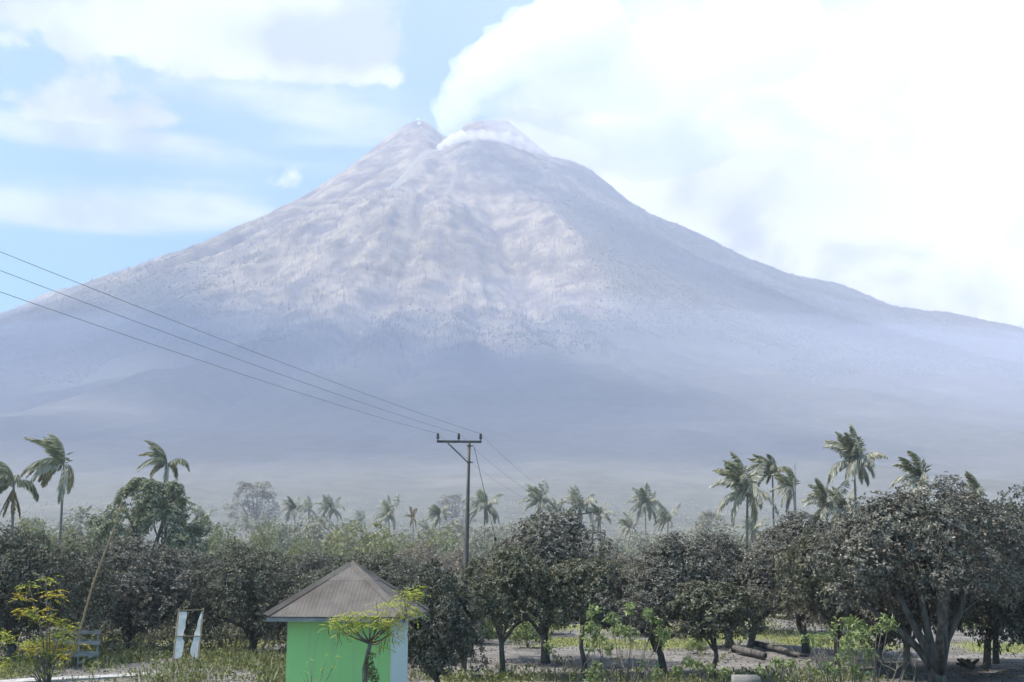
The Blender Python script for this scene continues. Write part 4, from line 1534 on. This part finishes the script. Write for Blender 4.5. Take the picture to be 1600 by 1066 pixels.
# low green bushes on the ash behind
lpb = dome_lumps(np.random.RandomState(71), .8, .8, .05, 1.0, 16, (.3, .5), -.5)
bp = (crown_mesh('crown', 72, lpb, 420, 5, .16, .06, M['sapling'], .6), limbs(73, lpb, .15, .03, (0, 0), 6, 1, False).mesh('trunk', M['stem'], True))
for px, py, s, lab in [(824, 1012, 1.0, 'round fresh green bush on the bare ash behind the straight trunk'), (862, 990, .8, 'small green bush right of the stout leaning trunk'), (745, 1005, 1.3, 'green bush behind the utility pole foot'), (700, 1003, 1.2, 'green bush at the foot of the low dark cashew tree'), (1520, 990, 1.1, 'green bush behind the largest trunk, right side'), (1090, 1022, .55, 'tiny green bush on the ash left of the logs')]:
    p = on_ground(px, py)
    place_tree('green_bush', bp, (p.x, p.y, 0), px, s, lab, 'low green bushes on the ash', 'bush')

# bare grey brush left of the hut
def bare_brush(px, py, h_, n, label, seed, lean=0.0):
    rs_ = np.random.RandomState(seed)
    p_ = on_ground(px, py)
    mb_ = MB()
    def grow(b, d, l, r, k):
        e_ = b + d * l
        m_ = b.lerp(e_, .5) + Vector(rs_.normal(0, .06, 3)) * l
        mb_.tube([b, m_, e_], [r, r * .8, r * .55], 5 if k < 2 else 3, False)
        if k < 4:
            for q_ in range(rs_.randint(2, 4)):
                nd_ = (d + Vector(rs_.normal(0, .5, 3)) + Vector((0, 0, .1))).normalized()
                grow(b.lerp(e_, rs_.uniform(.55, 1)), nd_, l * rs_.uniform(.55, .8), r * .55, k + 1)
    for i in range(n):
        grow(Vector((rs_.normal(0, .4), rs_.normal(0, .3), -.05)), Vector((lean + rs_.normal(0, .25), rs_.normal(0, .2), 1)).normalized(), h_ * .45, .03, 0)
    o_ = mb_.build('bare_shrub', M['twig'], None, True)
    o_.location = (p_.x, p_.y, 0)
    tag(o_, label, 'shrub', 'bare grey shrubs')


bare_brush(385, 1030, 3.3, 3, 'leafless grey shrub with long slanting branches left of the hut roof', 301, .55)
bare_brush(335, 1022, 2.0, 3, 'leafless grey shrub right of the torn banner frame', 302, .1)
bare_brush(232, 1024, 1.3, 4, 'low leafless grey shrub left of the torn banner frame', 303, 0)
bare_brush(1405, 1064, 1.5, 4, 'leafless grey brush at the foot of the thick forked trunk', 304, .3)
bare_brush(985, 1062, 1.3, 4, 'leafless grey brush in front of the light green saplings', 305, 0)
bare_brush(1290, 1064, 1.1, 5, 'leafless grey brush below the saplings at the right', 306, 0)

# ================================================================== ground cover (stuff)
rs = np.random.RandomState(500)
n = 150000
y_ = 36.5 + 36 * rs.rand(n) ** 1.5
x_ = (rs.rand(n) * 2 - 1) * y_ * .5
a = grass_amount(x_, y_)
k = rs.rand(n) < np.clip((a - .22) * 1.5, 0, 1) * .75
x_, y_, a = x_[k], y_[k], a[k]
n = len(x_)
print('grass blades', n)
h_ = (.13 + .38 * rs.rand(n) ** 2) * np.interp(y_, [38, 45, 55], [1.15, 1.0, .5]) * np.where(x_ < -3, 1.35, .8)
base = np.stack([x_, y_, gz(x_, y_)], 1)
d = unit(np.stack([rs.normal(-.08, .35, n), rs.normal(0, .35, n), np.ones(n)], 1))
sd = unit(np.stack([rs.normal(0, 1, n), rs.normal(0, .4, n), np.zeros(n)], 1))
V, Fc = kites(base, d, sd, unit(np.cross(sd, d)), h_, np.full(n, .028) + .02 * rs.rand(n), 0, .06)
M['grass'] = material('dusty_grass', island_ramp([(0, (.13, .15, .05)), (.45, (.23, .245, .085)), (.75, (.32, .315, .16)), (1, (.42, .395, .30))]), .85, .1, .3)
o = mesh_obj('grass', np_mesh('grass', V, Fc, M['grass']))
tag(o, 'dusty green and straw-coloured grass', 'grass', kind='stuff')

# weeds: small leaf clumps in the grass, mostly lower left
n = 4600
y_ = 37 + 12 * rs.rand(n) ** 1.3
x_ = (rs.rand(n) * 2 - 1) * y_ * .5
a = grass_amount(x_, y_)
k = (rs.rand(n) < a * np.where(x_ < -3, 1.0, .5)) 
x_, y_ = x_[k], y_[k]
z_ = gz(x_, y_)
lp = [(x_[i], y_[i], z_[i] + .16, rs.uniform(.1, .3)) for i in range(len(x_))]
C = np.array(lp)
nn = len(C) * 7
idx = np.repeat(np.arange(len(C)), 7)
d = unit(rs.normal(0, 1, (nn, 3)) + np.array([0, 0, .6]))
p = C[idx, :3] + d * C[idx, 3:4]
p[:, 2] = np.maximum(p[:, 2], .03)
P = np.repeat(p, 4, 0); kk = len(P)
dl = unit(rs.normal(0, 1, (kk, 3)) + np.array([0, 0, .2])); sd = unit(np.cross(dl, np.array([0, 0, 1.0]) + rs.normal(0, .3, (kk, 3))))
Ls = rs.uniform(.06, .15, kk)
V, Fc = kites(P, dl, sd, unit(np.cross(sd, dl)), Ls, Ls * .5, .1, 0)
o = mesh_obj('weeds', np_mesh('weeds', V, Fc, M['weed']))
tag(o, 'low dusty weeds growing through the grass', 'weeds', kind='stuff')

# dusty undergrowth in the shade of the left-hand grove
n = 900
y_ = rs.uniform(47, 78, n); x_ = rs.uniform(-.5, -.08, n) * y_
k = ((y_ > 50) | (x_ < -13))
x_ = np.where(rs.rand(n) < .3, rs.uniform(.1, .5, n) * y_, x_)
k &= (x_ < 0) | (y_ > 62)
x_, y_ = x_[k], y_[k]; n = len(x_)
rad = rs.uniform(.25, .75, n)
nn = n * 45
idx = np.repeat(np.arange(n), 45)
d = unit(rs.normal(0, 1, (nn, 3)) + np.array([0, 0, .4]))
P = np.stack([x_[idx], y_[idx], rad[idx] * .7], 1) + d * (rad[idx] * rs.uniform(.4, 1.05, nn))[:, None]
P[:, 2] = np.maximum(P[:, 2], .03)
dl = unit(rs.normal(0, 1, (nn, 3)) + np.array([0, 0, .3])); sd = unit(np.cross(dl, rs.normal(0, 1, (nn, 3))))
Ls = rs.uniform(.08, .2, nn)
V, Fc = kites(P, dl, sd, unit(np.cross(sd, dl)), Ls, Ls * .45, .1, 0)
o = mesh_obj('undergrowth', np_mesh('undergrowth', V, Fc, M['cashew_olive']))
tag(o, 'dusty grey undergrowth in the shade of the left-hand trees', 'undergrowth', kind='stuff')

# fallen leaves on the ash under the trees
n = 24000
y_ = 37 + 22 * rs.rand(n)
x_ = (rs.rand(n) * 2 - 1) * y_ * .5
k = (grass_amount(x_, y_) < .5) & (rs.rand(n) < .35 + .9 * fbm(x_ / 4, y_ / 4, 3, 13))
x_, y_ = x_[k], y_[k]; n = len(x_)
base = np.stack([x_, y_, gz(x_, y_) + .025], 1)
d = unit(np.stack([rs.normal(0, 1, n), rs.normal(0, 1, n), rs.normal(0, .3, n)], 1)); sd = unit(np.cross(d, np.array([0, 0, 1.0]) + rs.normal(0, .3, (n, 3))))
V, Fc = kites(base, d, sd, unit(np.cross(sd, d)), rs.uniform(.1, .18, n), rs.uniform(.05, .09, n), .15, 0)
M['litter'] = material('fallen_leaf', island_ramp([(0, (.05, .04, .03)), (.6, (.13, .11, .09)), (1, (.33, .31, .28))]), .9, .1)
o = mesh_obj('leaf_litter', np_mesh('leaf_litter', V, Fc, M['litter']))
tag(o, 'fallen brown leaves on the ash under the trees', 'leaf litter', kind='stuff')

# scrub over the plain between grove and volcano
n = 7000
y_ = 95 + 560 * rs.rand(n) ** 1.4
x_ = (rs.rand(n) * 2 - 1) * y_ * .52
zb = np.maximum(volcano_h(x_, y_), 0) * (y_ > 245)
k = fbm(x_ / 25, y_ / 25, 3, 17) > -.12
x_, y_, zb = x_[k], y_[k], zb[k]; n = len(x_)
rad = rs.uniform(.7, 2.1, n)
nn = n * 16
idx = np.repeat(np.arange(n), 16)
d = unit(rs.normal(0, 1, (nn, 3)) + np.array([0, 0, .5]))
p = np.stack([x_[idx], y_[idx], zb[idx] + rad[idx] * .75], 1) + d * (rad[idx] * rs.uniform(.6, 1.05, nn))[:, None]
P = np.repeat(p, 2, 0); kk = len(P)
dl = unit(rs.normal(0, 1, (kk, 3))); sd = unit(np.cross(dl, rs.normal(0, 1, (kk, 3))))
Ls = rs.uniform(.35, .75, kk)
V, Fc = kites(P, dl, sd, unit(np.cross(sd, dl)), Ls, Ls * .7, .1, 0)
o = mesh_obj('scrub', np_mesh('scrub', V, Fc, M['scrub_grey']))
tag(o, 'dusty low scrub covering the plain behind the grove', 'scrub', kind='stuff')
# ================================================================== smoke of the volcano
def volume_mat(name, dens, color, aniso=0.0):
    mt = bpy.data.materials.new(name)
    mt.use_nodes = True
    t = mt.node_tree
    t.nodes.clear()
    out = t.nodes.new('ShaderNodeOutputMaterial')
    pv = t.nodes.new('ShaderNodeVolumePrincipled')
    pv.inputs['Color'].default_value = (*color, 1)
    pv.inputs['Density'].default_value = dens
    pv.inputs['Anisotropy'].default_value = aniso
    pv.inputs['Blackbody Intensity'].default_value = 0
    t.links.new(pv.outputs[0], out.inputs['Volume'])
    return mt


def smoke(name, balls, voxel, dens, disp, label, seed, color=(1, 1, 1)):
    """closed lumpy hull: balls merged by a voxel remesh, then ruffled"""
    rs = np.random.RandomState(seed)
    bm = bmesh.new()
    for (c, r) in balls:
        mtx = Matrix.Translation(c) @ Matrix.Diagonal((r * rs.uniform(.9, 1.15), r * rs.uniform(.9, 1.15), r * rs.uniform(.8, 1.1), 1))
        bmesh.ops.create_icosphere(bm, subdivisions=2, radius=1.0, matrix=mtx)
    me = bpy.data.meshes.new(name)
    bm.to_mesh(me)
    bm.free()
    o = mesh_obj(name, me, volume_mat(name, dens, color, .15))
    m = o.modifiers.new('union', 'REMESH')
    m.mode = 'VOXEL'
    m.voxel_size = voxel
    for k, (size, strength) in enumerate(disp):
        tx = bpy.data.textures.new(name + '_puffs%d' % k, 'CLOUDS')
        tx.noise_scale = size
        tx.noise_depth = 3
        dm = o.modifiers.new('ruffle', 'DISPLACE')
        dm.texture = tx
        dm.texture_coords = 'GLOBAL'
        dm.strength = strength
        dm.mid_level = .5
    m = o.modifiers.new('clean', 'REMESH')
    m.mode = 'VOXEL'
    m.voxel_size = voxel * .9
    # bake the modifiers into a plain mesh
    dg = bpy.context.evaluated_depsgraph_get()
    me2 = bpy.data.meshes.new_from_object(o.evaluated_get(dg))
    o.modifiers.clear()
    o.data = me2
    bpy.data.meshes.remove(me)
    tag(o, label, 'smoke', kind='stuff')
    return o


rs = np.random.RandomState(5)
# main plume: out of the notch, up and away to the right, thinner the higher it gets
def along(spine, k, extra, spread=.75, small=(.35, .6)):
    out = []
    for i in range(len(spine) - 1):
        a, b = spine[i], spine[i + 1]
        for j in range(k):
            t = j / k
            px, py, D, r = [a[q] * (1 - t) + b[q] * t for q in range(4)]
            c = at(px, py, D)
            out.append((c, r))
            for q in range(extra):
                d = Vector(rs.normal(0, 1, 3)).normalized()
                out.append((c + d * r * spread, r * rs.uniform(*small)))
    return out


balls = along([(708, 200, 4070, 62), (706, 176, 4090, 66), (720, 146, 4120, 76), (750, 112, 4170, 98), (798, 84, 4240, 124), (856, 62, 4310, 150), (930, 44, 4400, 180)], 5, 5)
smoke('smoke_plume', balls, 8.0, .007, [(110, 55), (48, 40), (20, 15)], 'white plume of smoke rising from the crater notch to the upper right', 1)
balls = along([(725, 172, 4180, 40), (770, 150, 4250, 75), (830, 130, 4330, 115), (900, 120, 4420, 160), (1000, 110, 4520, 200), (1110, 80, 4600, 230), (1240, 40, 4650, 240)], 4, 4)
balls += along([(740, 178, 4150, 40), (800, 185, 4160, 60), (850, 205, 4200, 80), (930, 235, 4350, 100), (1010, 240, 4450, 130), (1100, 220, 4550, 170)], 4, 4)
smoke('smoke_bank', balls, 16.0, .0030, [(180, 60), (70, 30)], 'thin veil of smoke spreading right behind the summit', 6)
balls = along([(765, 196, 3850, 20), (795, 200, 3840, 34), (830, 212, 3830, 42), (862, 226, 3850, 46), (900, 236, 3880, 44), (935, 245, 3920, 36)], 4, 4)
smoke('summit_veil', balls, 7.0, .006, [(60, 26), (24, 10)], 'soft smoke veiling the right shoulder of the summit', 7)
# small steam jet low on the left of the notch, rolling right across the face
balls = []
for (px, py, D, r) in [(672, 246, 3790, 7), (679, 238, 3790, 11), (688, 230, 3790, 14), (698, 223, 3795, 17), (708, 217, 3800, 20), (720, 214, 3805, 22), (735, 212, 3810, 24), (752, 212, 3815, 26), (770, 214, 3815, 28), (790, 218, 3815, 30), (810, 224, 3815, 28), (828, 230, 3815, 22), (842, 236, 3815, 16)]:
    c = at(px, py, D)
    balls.append((c, r))
    for q in range(3):
        d = Vector(rs.normal(0, 1, 3)).normalized()
        balls.append((c + d * r * .8, r * rs.uniform(.3, .55)))
smoke('steam_jet', balls[:24], 4.0, .06, [(30, 14), (12, 5)], 'bright white steam jet bursting from the slope below the notch', 2)
smoke('drifting_steam', balls[20:], 5.0, .014, [(50, 22), (18, 8)], 'thin steam drifting right across the face below the right summit', 3)
balls = []
for (px, py, r) in [(653, 186, 6), (655, 193, 7), (658, 199, 5)]:
    balls.append((at(px, py, 3850), r))
smoke('steam_vent', balls, 2.0, .08, [(9, 5)], 'tiny white steam puff on the left summit', 4)

# ================================================================== haze
hz = MB().box((-3100, -1500, -6), (3100, 4960, 2650)).build('haze')
hz.data.materials.append(volume_mat('ash_haze', HAZE_D, (.745, .785, 1.0), .0))
tag(hz, 'blue-grey ash haze over the whole plain', 'haze', kind='stuff')

# ash dust blowing over the land (closed hulls that follow the ground)
def dust_layer(name, xw, dys, ky, kt, scale, dens, color, label, seed):
    dxs = np.linspace(-xw, xw, 53)
    DX, DY = np.meshgrid(dxs, dys)
    land = np.maximum(volcano_h(DX, DY), 0)
    thick = np.interp(DY, ky, kt) * (1 + (.6 if xw > 1000 else 2.2) * fbm(DX / scale, DY / scale * 1.4, 3, seed))
    top = land + np.maximum(thick, 2.5)
    nd, md = DX.shape
    VT = np.stack([DX.ravel(), DY.ravel(), top.ravel()], 1)
    VB = np.stack([DX.ravel(), DY.ravel(), np.full(DX.size, -4.0)], 1)
    i_ = (np.arange(nd - 1)[:, None] * md + np.arange(md - 1)[None, :]).ravel()
    ft = np.stack([i_, i_ + 1, i_ + md + 1, i_ + md], 1)
    off = nd * md
    ring = np.concatenate([np.arange(md), np.arange(1, nd) * md + md - 1, (nd - 1) * md + np.arange(md - 2, -1, -1), np.arange(nd - 2, 0, -1) * md])
    nr = np.roll(ring, -1)
    fs = np.stack([nr, ring, ring + off, nr + off], 1)
    o_ = mesh_obj(name, np_mesh(name, np.concatenate([VT, VB]), np.concatenate([ft, ft[:, ::-1] + off, fs]), volume_mat(name, dens, color, 0), False))
    tag(o_, label, 'dust', kind='stuff')


dust_layer('ash_dust', 2600, np.concatenate([np.linspace(240, 500, 10), np.linspace(560, 3500, 50)]), [240, 500, 1200, 2000, 2800, 3500], [8, 55, 135, 120, 60, 3], 700, DUST_D, (.745, .785, 1.0), 'blue-grey ash dust drifting over the lower slope', 77)
dust_layer('low_dust', 420, np.linspace(118, 640, 40), [118, 160, 260, 420, 560, 640], [2, 9, 20, 30, 26, 3], 90, .00036, (.88, .87, .88), 'low tan dust blowing among the palms at the foot of the volcano', 78)

# clouds overhead (outside the haze) that shade the lower left slope and a strip of the right flank
def cloud(name, c, sx, sy, rot, n, r, label, seed):
    rs_ = np.random.RandomState(seed)
    bl2 = []
    for i in range(n):
        a = rs_.uniform(0, 6.28); q = math.sqrt(rs_.rand())
        u, v = math.cos(a) * q * sx, math.sin(a) * q * sy
        x_, y_ = u * math.cos(rot) - v * math.sin(rot), u * math.sin(rot) + v * math.cos(rot)
        bl2.append((Vector((c[0] + x_, c[1] + y_, c[2] + rs_.normal(0, 25))), r * rs_.uniform(.6, 1.2)))
    o_ = smoke(name, bl2, 38.0, .0062, [(260, 70), (100, 40)], label, seed)
    o_['category'] = 'cloud'


cloud('cloud', (-2441, 2115, 3250), 1250, 560, -.75, 50, 180, 'broad cloud overhead whose shadow lies on the lower left slope', 91)
cloud('cloud', (-903, 3199, 3250), 700, 150, -1.06, 24, 130, 'narrow cloud overhead whose shadow crosses the right flank', 92)
